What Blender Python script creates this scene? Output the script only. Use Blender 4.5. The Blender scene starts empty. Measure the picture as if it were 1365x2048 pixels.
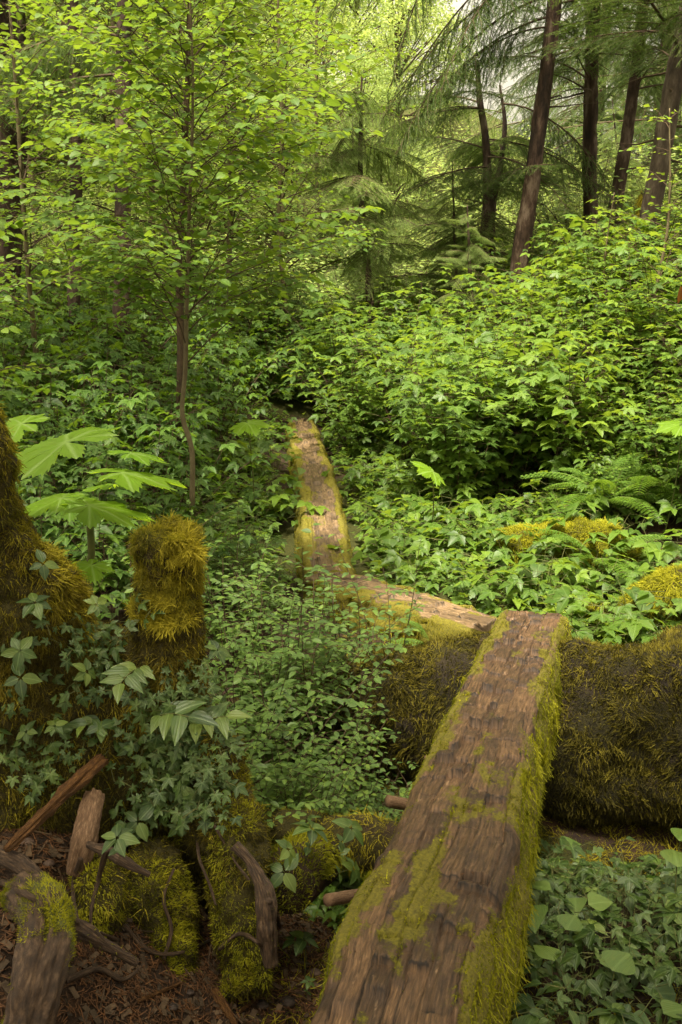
import bpy, math, random
import numpy as np
from mathutils import Vector
from mathutils.bvhtree import BVHTree
R = math.radians
SC = bpy.context.scene
COL = SC.collection
rng = np.random.default_rng(7)
random.seed(7)

# ------------------------------------------------------------------ camera
PITCH, FPX, CAMZ = 15.1, 2010.0, 2.0
cam = bpy.data.cameras.new('camera')
camo = bpy.data.objects.new('camera', cam); COL.objects.link(camo)
cam.sensor_fit = 'VERTICAL'; cam.sensor_height = 24; cam.lens = FPX/2048*24
cam.clip_start = 0.05; cam.clip_end = 600
camo.location = (0, 0, CAMZ); camo.rotation_euler = (R(90-PITCH), 0, 0)
SC.camera = camo

# ------------------------------------------------------------------ world, sun, exposure
SUN_EL, SUN_AZ = 73, 205          # azimuth measured from +Y (view direction) towards +X
w = bpy.data.worlds.new('World'); SC.world = w; w.use_nodes = True
nt = w.node_tree; nt.nodes.clear()
wo = nt.nodes.new('ShaderNodeOutputWorld'); bg = nt.nodes.new('ShaderNodeBackground')
sky = nt.nodes.new('ShaderNodeTexSky'); sky.sky_type = 'NISHITA'; sky.sun_disc = False
sky.sun_elevation = R(SUN_EL); sky.sun_rotation = R(SUN_AZ); sky.air_density = 1.0; sky.dust_density = 6
hsv = nt.nodes.new('ShaderNodeHueSaturation'); hsv.inputs['Saturation'].default_value = 0.12; hsv.inputs['Value'].default_value = 1.4
tint = nt.nodes.new('ShaderNodeMixRGB'); tint.blend_type = 'MULTIPLY'; tint.inputs[0].default_value = 1; tint.inputs[2].default_value = (1, .9, .68, 1)
nt.links.new(sky.outputs[0], hsv.inputs['Color']); nt.links.new(hsv.outputs[0], tint.inputs[1]); nt.links.new(tint.outputs[0], bg.inputs[0])
bg.inputs[1].default_value = 0.13
nt.links.new(bg.outputs[0], wo.inputs[0])
sl = bpy.data.lights.new('sun', 'SUN'); sl.energy = 4.8; sl.angle = R(9); sl.color = (1, .92, .76)
so = bpy.data.objects.new('sun', sl); COL.objects.link(so)
sd = Vector((math.sin(R(SUN_AZ))*math.cos(R(SUN_EL)), math.cos(R(SUN_AZ))*math.cos(R(SUN_EL)), math.sin(R(SUN_EL))))
so.rotation_euler = sd.to_track_quat('Z', 'Y').to_euler(); so.location = sd*40
SC.view_settings.view_transform = 'Standard'; SC.view_settings.look = 'None'
SC.view_settings.exposure = 1.33; SC.view_settings.gamma = 1
SC.render.engine = 'CYCLES'
cy = SC.cycles
cy.max_bounces = 7; cy.diffuse_bounces = 4; cy.glossy_bounces = 2; cy.transmission_bounces = 4
cy.transparent_max_bounces = 4; cy.sample_clamp_indirect = 4; cy.use_denoising = True
try: cy.denoiser = 'OPENIMAGEDENOISE'
except Exception: pass

# ------------------------------------------------------------------ helpers
def P(u, v, Y):
    """point seen at photo pixel (u, v) standing Y metres ahead"""
    a = (u-682.5)/FPX; b = (1024-v)/FPX; c, s = math.cos(R(PITCH)), math.sin(R(PITCH))
    t = Y/(c+b*s)
    return np.array([a*t, Y, CAMZ+(-s+b*c)*t])
def unit(v):
    v = np.asarray(v, float); return v/np.maximum(np.linalg.norm(v, axis=-1, keepdims=True), 1e-9)
def ss(a, b, x):
    t = np.clip((np.asarray(x, float)-a)/(b-a), 0, 1); return t*t*(3-2*t)
def _h(i, j, k, s):
    n = (i*374761393+j*668265263+k*1274126177+s*974634777) & 0xffffffff
    n = ((n ^ (n >> 13))*1103515245) & 0xffffffff
    n = ((n ^ (n >> 16))*2246822519) & 0xffffffff
    return ((n ^ (n >> 15)) & 0xffffff)/float(0xffffff)
def vn(p, s=0):
    p = np.asarray(p, float); f = np.floor(p); i = f.astype(np.int64); t = p-f; t = t*t*(3-2*t)
    r = 0
    for a in (0, 1):
        for b in (0, 1):
            for c in (0, 1):
                wgt = (t[..., 0] if a else 1-t[..., 0])*(t[..., 1] if b else 1-t[..., 1])*(t[..., 2] if c else 1-t[..., 2])
                r = r+wgt*_h(i[..., 0]+a, i[..., 1]+b, i[..., 2]+c, s)
    return r
def fbm(p, s=0, o=4):
    p = np.asarray(p, float); r = 0; A = .5; n = 0
    for k in range(o):
        r = r+A*vn(p*2**k, s+k); n += A; A *= .5
    return r/n
def frames(d, up):
    d = unit(d); x = unit(np.cross(d, up)); n = np.cross(x, d)
    return np.stack([x, d, n], -1)
def rot2(a):
    c, s = math.cos(a), math.sin(a); return np.array([[c, -s, 0], [s, c, 0], [0, 0, 1]])
class T:                                   # template: vertices, faces, uv
    def __init__(s, V, F, uv=None):
        s.V = np.asarray(V, float); s.loops = np.array([i for f in F for i in f], np.int64)
        s.sizes = np.array([len(f) for f in F], np.int64)
        s.uv = np.zeros((len(s.V), 2)) if uv is None else np.asarray(uv, float)
def tjoin(items):
    V, L, S, U, o = [], [], [], [], 0
    for t, M, off in items:
        V.append(t.V@np.asarray(M).T+np.asarray(off)); L.append(t.loops+o); S.append(t.sizes); U.append(t.uv); o += len(t.V)
    r = T.__new__(T); r.V = np.concatenate(V); r.loops = np.concatenate(L); r.sizes = np.concatenate(S); r.uv = np.concatenate(U); return r
class Geo:
    def __init__(s): s.V = []; s.L = []; s.S = []; s.U = []; s.A = []; s.M = []; s.n = 0
    def raw(s, V, loops, sizes, uv, var, mask=None):
        V = np.asarray(V, float)
        s.V.append(V); s.L.append(np.asarray(loops)+s.n); s.S.append(np.asarray(sizes)); s.U.append(uv)
        s.A.append(np.broadcast_to(np.asarray(var, float), (len(V),)))
        s.M.append(np.broadcast_to(np.asarray(0. if mask is None else mask, float), (len(V),))); s.n += len(V)
    def scatter(s, t, pos, M, var):
        pos = np.asarray(pos, float); N = len(pos)
        if N == 0: return
        n = len(t.V)
        V = np.einsum('nij,kj->nki', M, t.V)+pos[:, None]
        L = (t.loops[None]+(np.arange(N)*n)[:, None]).ravel()
        s.raw(V.reshape(-1, 3), L, np.tile(t.sizes, N), np.tile(t.uv, (N, 1)), np.repeat(var, n))
    def tube(s, pts, rad, n=8, var=.5, bump=0, freq=6, cap=True, flat=1., seed=0, groove=0.):
        pts = np.asarray(pts, float); m = len(pts); rad = np.broadcast_to(np.asarray(rad, float), (m,))
        tg = unit(np.gradient(pts, axis=0)); ref = np.array([0, 0, 1.]) if abs(tg[0][2]) < .9 else np.array([1., 0, 0])
        X = []
        x = unit(np.cross(ref, tg[0]))
        for k in range(m):
            x = unit(x-tg[k]*np.dot(x, tg[k])); X.append(x)
        X = np.array(X); Yv = np.cross(tg, X)
        a = np.arange(n)/n*2*math.pi
        o = X[:, None]*np.cos(a)[None, :, None]+Yv[:, None]*np.sin(a)[None, :, None]*flat
        V = pts[:, None]+o*rad[:, None, None]
        if bump:
            q = fbm(V*freq, seed, 4)-.5
            V = V+o*(q*2*bump)[..., None]*np.minimum(1, rad/max(rad.max(), 1e-6)+.2)[:, None, None]
        if groove:
            l_ = np.concatenate([[0], np.cumsum(np.linalg.norm(np.diff(pts, axis=0), axis=1))])
            qq = np.stack([np.broadcast_to(np.cos(a)*3.2, (m, n)), np.broadcast_to(np.sin(a)*3.2, (m, n)), np.broadcast_to(l_[:, None]*5, (m, n))], -1)
            V = V-o*(rad[:, None]*groove*np.abs(fbm(qq, seed+3, 4)-.5)*4)[..., None]
        ln = np.concatenate([[0], np.cumsum(np.linalg.norm(np.diff(pts, axis=0), axis=1))])
        uv = np.stack([np.broadcast_to(a/6.283, (m, n)), np.broadcast_to(ln[:, None], (m, n))], -1).reshape(-1, 2)
        i = np.arange(m-1)[:, None]*n; j = np.arange(n)[None]; j2 = (j+1) % n
        Q = np.stack([i+j, i+j2, i+n+j2, i+n+j], -1).reshape(-1)
        sz = np.full((m-1)*n, 4); VV = V.reshape(-1, 3)
        if cap:
            VV = np.concatenate([VV, pts[:1], pts[-1:]]); uv = np.concatenate([uv, [[0, 0], [0, ln[-1]]]])
            c0, c1 = m*n, m*n+1
            t0 = np.array([[c0, (k+1) % n, k] for k in range(n)]).ravel()
            t1 = np.array([[c1, (m-1)*n+k, (m-1)*n+(k+1) % n] for k in range(n)]).ravel()
            Q = np.concatenate([Q, t0, t1]); sz = np.concatenate([sz, np.full(2*n, 3)])
        s.raw(VV, Q, sz, uv, var)
    def grid(s, V, uv, var, mask=None):     # V (m,n,3)
        m, n = V.shape[:2]; i = np.arange(m-1)[:, None]*n; j = np.arange(n-1)[None]
        Q = np.stack([i+j, i+j+1, i+n+j+1, i+n+j], -1).reshape(-1)
        s.raw(V.reshape(-1, 3), Q, np.full((m-1)*(n-1), 4), uv.reshape(-1, 2), np.asarray(var).ravel() if np.ndim(var) else var,
              None if mask is None else np.asarray(mask).ravel())
    def arrays(s):
        return [np.concatenate(x) for x in (s.V, s.L, s.S, s.U, s.A, s.M)]
    def mesh(s, name, mats, smooth=True, origin=(0, 0, 0)):
        V, L, S, U, A, K = s.arrays(); me = bpy.data.meshes.new(name); V = V-np.asarray(origin)
        me.vertices.add(len(V)); me.vertices.foreach_set('co', V.astype(np.float32).ravel())
        me.loops.add(len(L)); me.loops.foreach_set('vertex_index', L.astype(np.int32))
        me.polygons.add(len(S)); st = np.concatenate([[0], np.cumsum(S)[:-1]])
        me.polygons.foreach_set('loop_start', st.astype(np.int32)); me.polygons.foreach_set('loop_total', S.astype(np.int32))
        me.polygons.foreach_set('use_smooth', np.full(len(S), smooth))
        me.update(calc_edges=True)
        a = me.attributes.new('luv', 'FLOAT2', 'POINT'); a.data.foreach_set('vector', U.astype(np.float32).ravel())
        a = me.attributes.new('var', 'FLOAT', 'POINT'); a.data.foreach_set('value', A.astype(np.float32))
        if np.any(K): a = me.attributes.new('moss', 'FLOAT', 'POINT'); a.data.foreach_set('value', K.astype(np.float32))
        for m in (mats if isinstance(mats, (list, tuple)) else [mats]): me.materials.append(m)
        return me
    def build(s, name, mat, parent=None, smooth=True, origin=None):
        og = origin if origin is not None else (np.array(parent.location) if parent is not None else (0, 0, 0))
        o = bpy.data.objects.new(name, s.mesh(name, mat, smooth, og)); COL.objects.link(o)
        if parent is not None: o.parent = parent
        else: o.location = og
        return o
def tag(o, label=None, cat=None, group=None, kind=None):
    if label: o['label'] = label
    if cat: o['category'] = cat
    if group: o['group'] = group
    if kind: o['kind'] = kind
    return o
def thing(name, label, cat, loc=(0, 0, 0), group=None):
    o = bpy.data.objects.new(name, None); COL.objects.link(o); o.location = [float(c) for c in loc]
    o.empty_display_size = .1
    return tag(o, label, cat, group)
def copy_tree(o, parent=None, label=None, group=None):
    c = o.copy(); COL.objects.link(c); c.parent = parent
    if label: c['label'] = label
    if group: c['group'] = group
    for ch in [x for x in o.children]: copy_tree(ch, c)
    return c

# ------------------------------------------------------------------ materials
def mat(name):
    m = bpy.data.materials.new(name); m.use_nodes = True; n = m.node_tree; n.nodes.clear(); return m, n
def N(n, t, **k):
    x = n.nodes.new('ShaderNode'+t)
    for a, b in k.items(): setattr(x, a, b)
    return x
def setv(x, **k):
    for a, b in k.items(): x.inputs[a].default_value = b
def ramp(n, src, stops):
    r = N(n, 'ValToRGB'); e = r.color_ramp.elements
    while len(e) < len(stops): e.new(.5)
    for q, (p, c) in zip(e, stops): q.position = p; q.color = (*c, 1) if len(c) == 3 else c
    n.links.new(src, r.inputs[0]); return r.outputs[0]
def mixc(n, f, a, b, mode='MIX'):
    x = N(n, 'MixRGB', blend_type=mode)
    for s, i in ((f, 0), (a, 1), (b, 2)):
        if isinstance(s, (int, float)): x.inputs[i].default_value = s
        elif isinstance(s, tuple): x.inputs[i].default_value = (*s, 1)
        else: n.links.new(s, x.inputs[i])
    return x.outputs[0]
def math_(n, op, a, b=None, clamp=False):
    x = N(n, 'Math', operation=op, use_clamp=clamp)
    for s, i in ((a, 0), (b, 1)):
        if s is None: continue
        if isinstance(s, (int, float)): x.inputs[i].default_value = s
        else: n.links.new(s, x.inputs[i])
    return x.outputs[0]
def noise(n, scale, detail=4, rough=.6, vec=None, coord='Object', dist=0):
    x = N(n, 'TexNoise'); setv(x, Scale=scale, Detail=detail, Roughness=rough, Distortion=dist)
    if vec is None: vec = N(n, 'TexCoord').outputs[coord]
    n.links.new(vec, x.inputs['Vector']); return x.outputs[0]
def leaf_mat(name, stops, tcol, tf=.35, rough=.45, spec=.4, vein=0, midrib=.25):
    m, n = mat(name)
    at = N(n, 'Attribute', attribute_name='var'); uvn = N(n, 'Attribute', attribute_name='luv')
    oi = N(n, 'ObjectInfo')
    v = math_(n, 'ADD', at.outputs['Fac'], math_(n, 'MULTIPLY', math_(n, 'SUBTRACT', oi.outputs['Random'], .5), .3), True)
    c = ramp(n, v, stops)
    sep = N(n, 'SeparateXYZ'); n.links.new(uvn.outputs['Vector'], sep.inputs[0])
    ax = math_(n, 'ABSOLUTE', sep.outputs[0])
    rib = math_(n, 'SUBTRACT', 1, math_(n, 'MULTIPLY', ax, 9, False), True)
    blot = noise(n, 60, 3)
    c = mixc(n, math_(n, 'MULTIPLY', math_(n, 'SUBTRACT', blot, .45, True), .9), c, (.16, .16, .03))
    c = mixc(n, math_(n, 'MULTIPLY', rib, midrib), c, (.3, .42, .14))
    p = N(n, 'BsdfPrincipled'); n.links.new(c, p.inputs['Base Color'])
    setv(p, Roughness=rough); p.inputs['Specular IOR Level'].default_value = spec
    if vein:
        # curved veins: bands of |x|/profile converge at the tip
        prof = math_(n, 'SINE', math_(n, 'MULTIPLY', math_(n, 'ADD', math_(n, 'MULTIPLY', sep.outputs[1], .92), .04), 3.1416))
        q = math_(n, 'DIVIDE', ax, math_(n, 'MAXIMUM', prof, .08))
        s = math_(n, 'ABSOLUTE', math_(n, 'SINE', math_(n, 'MULTIPLY', ax, vein)))
        b = N(n, 'Bump'); setv(b, Strength=.3, Distance=.002); n.links.new(s, b.inputs['Height']); n.links.new(b.outputs[0], p.inputs['Normal'])
    t = N(n, 'BsdfTranslucent'); tc = mixc(n, .5, tuple(tcol), c, 'MIX')
    tc = mixc(n, v, (tcol[0]*.6, tcol[1]*.75, tcol[2]*.8), tuple(tcol)); n.links.new(tc, t.inputs[0])
    mx = N(n, 'MixShader'); mx.inputs[0].default_value = tf; n.links.new(p.outputs[0], mx.inputs[1]); n.links.new(t.outputs[0], mx.inputs[2])
    o = N(n, 'OutputMaterial'); n.links.new(mx.outputs[0], o.inputs[0]); return m
def solid_mat(name, stops, scale=8, bump=.4, bscale=30, rough=.8, moss=None, attr=False, stretch=None, bdist=.01, spec=.3, mossthr=(.5, .6)):
    m, n = mat(name); tc = N(n, 'TexCoord').outputs['Object']; vec = tc
    if stretch:
        if stretch == 'luv':
            a = N(n, 'Attribute', attribute_name='luv'); mp = N(n, 'Mapping'); mp.inputs['Scale'].default_value = (16, 20, 1); n.links.new(a.outputs['Vector'], mp.inputs[0]); vec = mp.outputs[0]
        else:
            mp = N(n, 'Mapping'); mp.inputs['Scale'].default_value = stretch; n.links.new(tc, mp.inputs[0]); vec = mp.outputs[0]
    nz = noise(n, scale, 6, .65, vec); c = ramp(n, nz, stops)
    va = N(n, 'Attribute', attribute_name='var').outputs['Fac']
    c = mixc(n, 1., c, ramp(n, va, [(0, (.6, .6, .6)), (1, (1.35, 1.3, 1.25))]), 'MULTIPLY')
    p = N(n, 'BsdfPrincipled'); setv(p, Roughness=rough); p.inputs['Specular IOR Level'].default_value = spec
    bz = noise(n, bscale, 8, .7, vec)
    if moss:
        mz = noise(n, 30, 6, .7, tc)
        if attr: f = N(n, 'Attribute', attribute_name='moss').outputs['Fac']
        else:
            g = N(n, 'NewGeometry'); s = N(n, 'SeparateXYZ'); n.links.new(g.outputs['Normal'], s.inputs[0])
            f = math_(n, 'ADD', math_(n, 'MULTIPLY', s.outputs[2], .18), noise(n, 3.5, 5, .6, tc))
        f = math_(n, 'ADD', f, math_(n, 'MULTIPLY', math_(n, 'SUBTRACT', mz, .5), .35))
        f = ramp(n, f, [(mossthr[0], (0, 0, 0)), (mossthr[1], (1, 1, 1))])
        mc = ramp(n, noise(n, 90, 4, .7, tc), [(.3, moss[0]), (.7, moss[1])])
        c = mixc(n, f, c, mc)
        bz = math_(n, 'ADD', bz, math_(n, 'MULTIPLY', f, noise(n, 140, 4, .8, tc)))
    n.links.new(c, p.inputs['Base Color'])
    b = N(n, 'Bump'); setv(b, Strength=bump, Distance=bdist); n.links.new(bz, b.inputs['Height']); n.links.new(b.outputs[0], p.inputs['Normal'])
    o = N(n, 'OutputMaterial'); n.links.new(p.outputs[0], o.inputs[0]); return m
MOSSC = ((.022, .018, .004), (.075, .06, .009))
M = {}
M['alder'] = leaf_mat('alder_leaf', [(0, (.045, .1, .014)), (.5, (.09, .165, .018)), (1, (.17, .25, .025))], (.32, .42, .03), .4, .5, .25)
M['alder_hazed'] = leaf_mat('far_leaf_hazed', [(0, (.15, .22, .06)), (.5, (.25, .33, .1)), (1, (.36, .44, .15))], (.55, .62, .14), .45, .55, .2)  # paler than the near alder, distant haze put into the leaf colour
M['berry'] = leaf_mat('berry_leaf', [(0, (.03, .07, .012)), (.5, (.075, .145, .016)), (.85, (.14, .22, .02)), (1, (.26, .34, .03))], (.34, .44, .03), .36, .45, .3)
M['berry_shaded'] = leaf_mat('berry_leaf_shaded', [(0, (.025, .06, .012)), (.6, (.05, .11, .015)), (1, (.11, .19, .02))], (.24, .36, .02), .33, .5, .25)  # berry leaves darkened, left-slope shade put into the colour
M['huckle'] = leaf_mat('huckle_leaf', [(0, (.04, .08, .02)), (.6, (.085, .15, .03)), (1, (.18, .26, .035))], (.32, .42, .04), .33, .5, .28)
M['bunch'] = leaf_mat('bunchberry_leaf', [(0, (.028, .056, .013)), (.6, (.062, .108, .022)), (1, (.13, .18, .03))], (.16, .28, .04), .25, .4, .4, vein=9, midrib=.3)
M['lily'] = leaf_mat('lily_leaf', [(0, (.03, .065, .016)), (.6, (.06, .11, .024)), (1, (.11, .17, .03))], (.15, .28, .03), .25, .4, .4, vein=22, midrib=.2)
M['club'] = leaf_mat('club_leaf', [(0, (.1, .2, .015)), (1, (.15, .27, .015))], (.42, .58, .02), .5, .5, .25, vein=0, midrib=.6)
M['fern'] = leaf_mat('fern_leaf', [(0, (.06, .13, .015)), (1, (.11, .2, .02))], (.28, .4, .03), .36, .55, .2, midrib=0)
M['conifer'] = leaf_mat('conifer_needle', [(0, (.03, .055, .014)), (.6, (.065, .11, .025)), (1, (.13, .18, .04))], (.24, .32, .05), .3, .55, .2, midrib=0)
M['conifer_lt'] = leaf_mat('young_needle', [(0, (.07, .125, .03)), (1, (.2, .27, .07))], (.42, .52, .1), .4, .55, .2, midrib=0)
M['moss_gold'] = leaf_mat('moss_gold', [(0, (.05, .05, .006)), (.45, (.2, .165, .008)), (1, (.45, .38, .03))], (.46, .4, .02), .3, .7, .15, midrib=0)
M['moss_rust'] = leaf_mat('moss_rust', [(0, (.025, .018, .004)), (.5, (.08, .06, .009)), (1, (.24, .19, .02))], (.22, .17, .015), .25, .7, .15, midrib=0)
M['moss_shaded'] = leaf_mat('moss_shaded', [(0, (.012, .01, .002)), (.5, (.045, .036, .005)), (1, (.17, .14, .014))], (.14, .12, .01), .25, .7, .12, midrib=0)  # dark moss with the shade of overhung and low faces put into its colour
M['moss_green'] = leaf_mat('moss_green', [(0, (.06, .07, .006)), (.5, (.18, .18, .008)), (1, (.38, .36, .018))], (.36, .35, .015), .3, .7, .15, midrib=0)
M['bark'] = solid_mat('conifer_bark', [(.35, (.018, .012, .008)), (.52, (.06, .038, .026)), (.66, (.17, .13, .1))], 7, .9, 35, .9, stretch=(1, 1, .35), bdist=.02, moss=MOSSC, mossthr=(.66, .74))
M['bark_red'] = solid_mat('reddish_bark', [(.38, (.02, .012, .008)), (.52, (.07, .042, .028)), (.64, (.19, .14, .105))], 8, .9, 40, .9, stretch=(1, 1, .35), bdist=.02)
M['bark_pale'] = solid_mat('pale_bark', [(.35, (.03, .022, .016)), (.55, (.1, .075, .055)), (.7, (.2, .165, .125))], 8, .9, 40, .9, stretch=(1, 1, .35), bdist=.02)
M['twig'] = solid_mat('twig', [(.3, (.03, .02, .012)), (.7, (.1, .065, .035))], 20, .3, 60, .8)
M['stem'] = solid_mat('green_stem', [(.3, (.05, .07, .015)), (.7, (.13, .13, .04))], 20, .2, 60, .7)
M['alder_bark'] = solid_mat('alder_bark', [(.3, (.07, .05, .025)), (.55, (.14, .115, .06)), (.75, (.22, .19, .11))], 16, .3, 60, .8, stretch=(1, 1, .6), bdist=.004)
M['soil'] = solid_mat('soil', [(.25, (.012, .008, .005)), (.5, (.035, .02, .011)), (.75, (.08, .042, .02))], 14, 1, 60, .95, moss=((.03, .035, .006), (.08, .08, .012)), attr=True, bdist=.02)
M['rot'] = solid_mat('rotten_wood', [(.3, (.01, .006, .003)), (.5, (.035, .02, .01)), (.72, (.1, .06, .03))], 6, .9, 30, .85, moss=MOSSC, attr=True, bdist=.015)
M['root'] = solid_mat('root_wood', [(.3, (.014, .008, .004)), (.5, (.05, .028, .014)), (.72, (.16, .1, .055))], 1.6, .6, 7, .65, moss=((.04, .05, .008), (.12, .12, .015)), attr=True, stretch='luv', bdist=.012, spec=.4)
M['rot_shaded'] = solid_mat('wet_shaded_rotten_wood', [(.3, (.006, .004, .002)), (.5, (.018, .012, .006)), (.72, (.05, .035, .018))], 6, .9, 30, .85, moss=((.008, .007, .002), (.035, .028, .005)), attr=True, bdist=.015)  # wet wood, with the overhung log face's shade put into its colour
M['under'] = solid_mat('moss_bed', [(.3, (.018, .014, .004)), (.7, (.07, .055, .01))], 30, 1, 80, .95, bdist=.02)
M['splinter'] = solid_mat('orange_splinter', [(.25, (.03, .012, .004)), (.5, (.12, .052, .012)), (.75, (.28, .14, .035))], 3., .9, 12, .75, stretch='luv', bdist=.008)
M['cutwood'] = solid_mat('bare_wood', [(.25, (.05, .028, .015)), (.5, (.13, .075, .04)), (.75, (.3, .2, .12))], 3., .6, 12, .75, stretch='luv', bdist=.004)
M['stone'] = solid_mat('stone', [(.3, (.05, .03, .022)), (.7, (.13, .085, .062))], 10, .4, 40, .7)
M['needle'] = solid_mat('needle_litter', [(.3, (.035, .018, .008)), (.7, (.15, .068, .025))], 40, .1, 60, .8)
M['slate'] = solid_mat('dark_bark_chip', [(.3, (.012, .009, .007)), (.7, (.06, .04, .03))], 20, .5, 60, .6)
M['orange'] = leaf_mat('orange_leaf', [(0, (.16, .05, .006)), (1, (.22, .07, .006))], (.3, .09, .01), .3)
M['shell'] = solid_mat('shell', [(.3, (.3, .22, .16)), (.7, (.55, .45, .34))], 30, .1, 60, .4)
M['dark'] = solid_mat('plum', [(.3, (.12, .02, .05)), (.7, (.2, .04, .08))], 30, .1, 60, .5)

def plank_mat(gain=1., sat=(1, 1, 1), dark=.8, mg=1.):
    m, n = mat('hewn_plank')
    at = N(n, 'Attribute', attribute_name='luv').outputs['Vector']; var = N(n, 'Attribute', attribute_name='var').outputs['Fac']
    ms = N(n, 'Attribute', attribute_name='moss').outputs['Fac']; tc = N(n, 'TexCoord').outputs['Object']
    mp = N(n, 'Mapping'); mp.inputs['Scale'].default_value = (52, 4., 1); n.links.new(at, mp.inputs[0])
    g1 = noise(n, 3.2, 8, .7, mp.outputs[0], dist=.4)
    c = ramp(n, g1, [(.3, (.01, .006, .004)), (.43, (.042, .025, .014)), (.58, (.09, .054, .03)), (.74, (.2, .13, .07))])
    c = mixc(n, 1., c, ramp(n, var, [(0, tuple(.16*gain*q for q in sat)), (.14, tuple(.6*gain*q for q in sat)), (1, tuple(1.5*gain*q for q in sat))]), 'MULTIPLY')
    mp2 = N(n, 'Mapping'); mp2.inputs['Scale'].default_value = (16, 4.5, 1); n.links.new(at, mp2.inputs[0])
    pale = noise(n, 2.6, 5, .6, mp2.outputs[0]); c = mixc(n, ramp(n, pale, [(.63, (0, 0, 0)), (.72, (.6, .6, .6))]), c, (.36, .23, .13))
    blot = noise(n, 9, 6, .65, tc); c = mixc(n, ramp(n, blot, [(.52, (0, 0, 0)), (.68, (dark,)*3)]), c, (.03, .019, .014))
    mz = noise(n, 55, 6, .75, tc)
    f = math_(n, 'ADD', ms, math_(n, 'MULTIPLY', math_(n, 'SUBTRACT', mz, .5), 1.1))
    f = ramp(n, f, [(.5, (0, 0, 0)), (.66, (.9, .9, .9))])
    mc = ramp(n, noise(n, 110, 4, .7, tc), [(.3, (.05*mg, .044*mg, .005)), (.7, (.17*mg, .15*mg, .01))])
    c = mixc(n, f, c, mc)
    p = N(n, 'BsdfPrincipled'); n.links.new(c, p.inputs['Base Color'])
    n.links.new(ramp(n, f, [(0, (.58, .58, .58)), (1, (.95, .95, .95))]), p.inputs['Roughness']); p.inputs['Specular IOR Level'].default_value = .35
    h = math_(n, 'ADD', g1, math_(n, 'MULTIPLY', f, noise(n, 200, 3, .8, tc)))
    b = N(n, 'Bump'); setv(b, Strength=.8, Distance=.006); n.links.new(h, b.inputs['Height']); n.links.new(b.outputs[0], p.inputs['Normal'])
    o = N(n, 'OutputMaterial'); n.links.new(p.outputs[0], o.inputs[0]); return m
M['plank'] = plank_mat(1.08, (1.08, 1, .86), .55, 1.1)
M['plank_far'] = plank_mat(1.9, (1, 1.08, 1), .3, 1.3)

# ------------------------------------------------------------------ leaf templates (along +Y, normal +Z, length 1)
def leaf_t(ns=6, wid=.35, peak=.45, fold=.12, droop=.18, serr=0., tip=1.6, curl=0):
    ts = np.linspace(0, 1, ns); V = []; U = []; F = []
    for k, t in enumerate(ts):
        prof = (t/peak)**.7 if t < peak else max(0, 1-((t-peak)/(1-peak))**tip)
        if t < peak: prof = math.sin(prof*math.pi/2)
        x = wid*prof
        if serr and k not in (0, ns-1): x *= 1 if k % 2 else 1-serr
        z = -droop*t*t; zf = fold*x/wid*.6 if wid else 0
        V += [(-x, t, z+zf-curl*x*x), (0, t, z), (x, t, z+zf-curl*x*x)]; U += [(-prof*.999, t), (0, t), (prof*.999, t)]
    for k in range(ns-1):
        a = 3*k; F += [(a, a+1, a+4, a+3), (a+1, a+2, a+5, a+4)]
    # collapse the degenerate ends into tris
    G = []
    for f in F:
        g = []
        for i in f:
            if i in (0, 2): i = 1
            if i in (3*(ns-1), 3*(ns-1)+2): i = 3*(ns-1)+1
            if i not in g: g.append(i)
        if len(g) > 2: G.append(tuple(g))
    return T(V, G, U)
def palmate(lobes, teeth=3, inner=.45, sag=.25, spread=250):
    """lobed leaf: stalk joins at origin, lobes fan round +Y"""
    nl = len(lobes); out = []
    for i, ln in enumerate(lobes):
        a0 = R(-spread/2+spread*i/(nl-1)) if nl > 1 else 0; half = R(spread/(nl-1)/2)
        pts = []
        for k in range(teeth*2+1):
            q = k/(teeth*2); r = ln*(inner+(1-inner)*q**1.0)*(1 if k % 2 == 0 or k == teeth*2 else .88)
            wdt = half*(1-q)**.8*(.95 if k else 1)
            pts.append((q, r, wdt))
        left = [(a0-wd, r) for q, r, wd in pts]; right = [(a0+wd, r) for q, r, wd in pts[::-1]][1:]
        out += left+right
    V = [(0, .0, 0)]; U = [(0, 0)]; n = len(out)
    for f in (.5, 1.):
        for a, r in out:
            rr = r*f if f == 1 else min(r*.5, .35*max(lobes))
            V.append((math.sin(a)*rr, math.cos(a)*rr, -sag*rr*rr+.05*math.sin(rr*9+a*7)*rr)); U.append((math.sin((a+R(spread/2))/R(spread/(nl-1))*math.pi)*.9*rr+.02, rr))
    F = []
    for k in range(n-1):
        F.append((0, 1+k+1, 1+k)); F.append((1+k, 1+k+1, 1+n+k+1, 1+n+k))
    return T(V, F, U)
L_alder = leaf_t(7, .37, .45, .16, .16, .0, 1.9)
L_alder_s = leaf_t(9, .38, .45, .12, .22, .12, 1.9)
L_far = T([(0, 0, 0), (.36, .5, .06), (0, 1, -.1), (-.36, .5, .06)], [(0, 1, 2), (0, 2, 3)], [(0, 0), (.9, .5), (0, 1), (-.9, .5)])
L_huck = leaf_t(5, .27, .48, .14, .12, 0, 1.7)
L_bunch = leaf_t(9, .31, .46, .14, .3, 0, 1.5)
L_lily = leaf_t(9, .46, .28, .14, .22, 0, 1.35)
L_twist = leaf_t(9, .25, .38, .14, .3, 0, 1.35)
L_let = leaf_t(8, .3, .42, .18, .22, .2, 1.35)
TRI = tjoin([(L_let, np.eye(3), (0, .25, 0)), (L_let, rot2(R(62))*.82, (0, .2, 0)), (L_let, rot2(R(-62))*.82, (0, .2, 0)),
             (T([(-.012, 0, 0), (.012, 0, 0), (.008, .3, 0), (-.008, .3, 0)], [(0, 1, 2, 3)]), np.eye(3), (0, 0, 0))])
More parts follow.
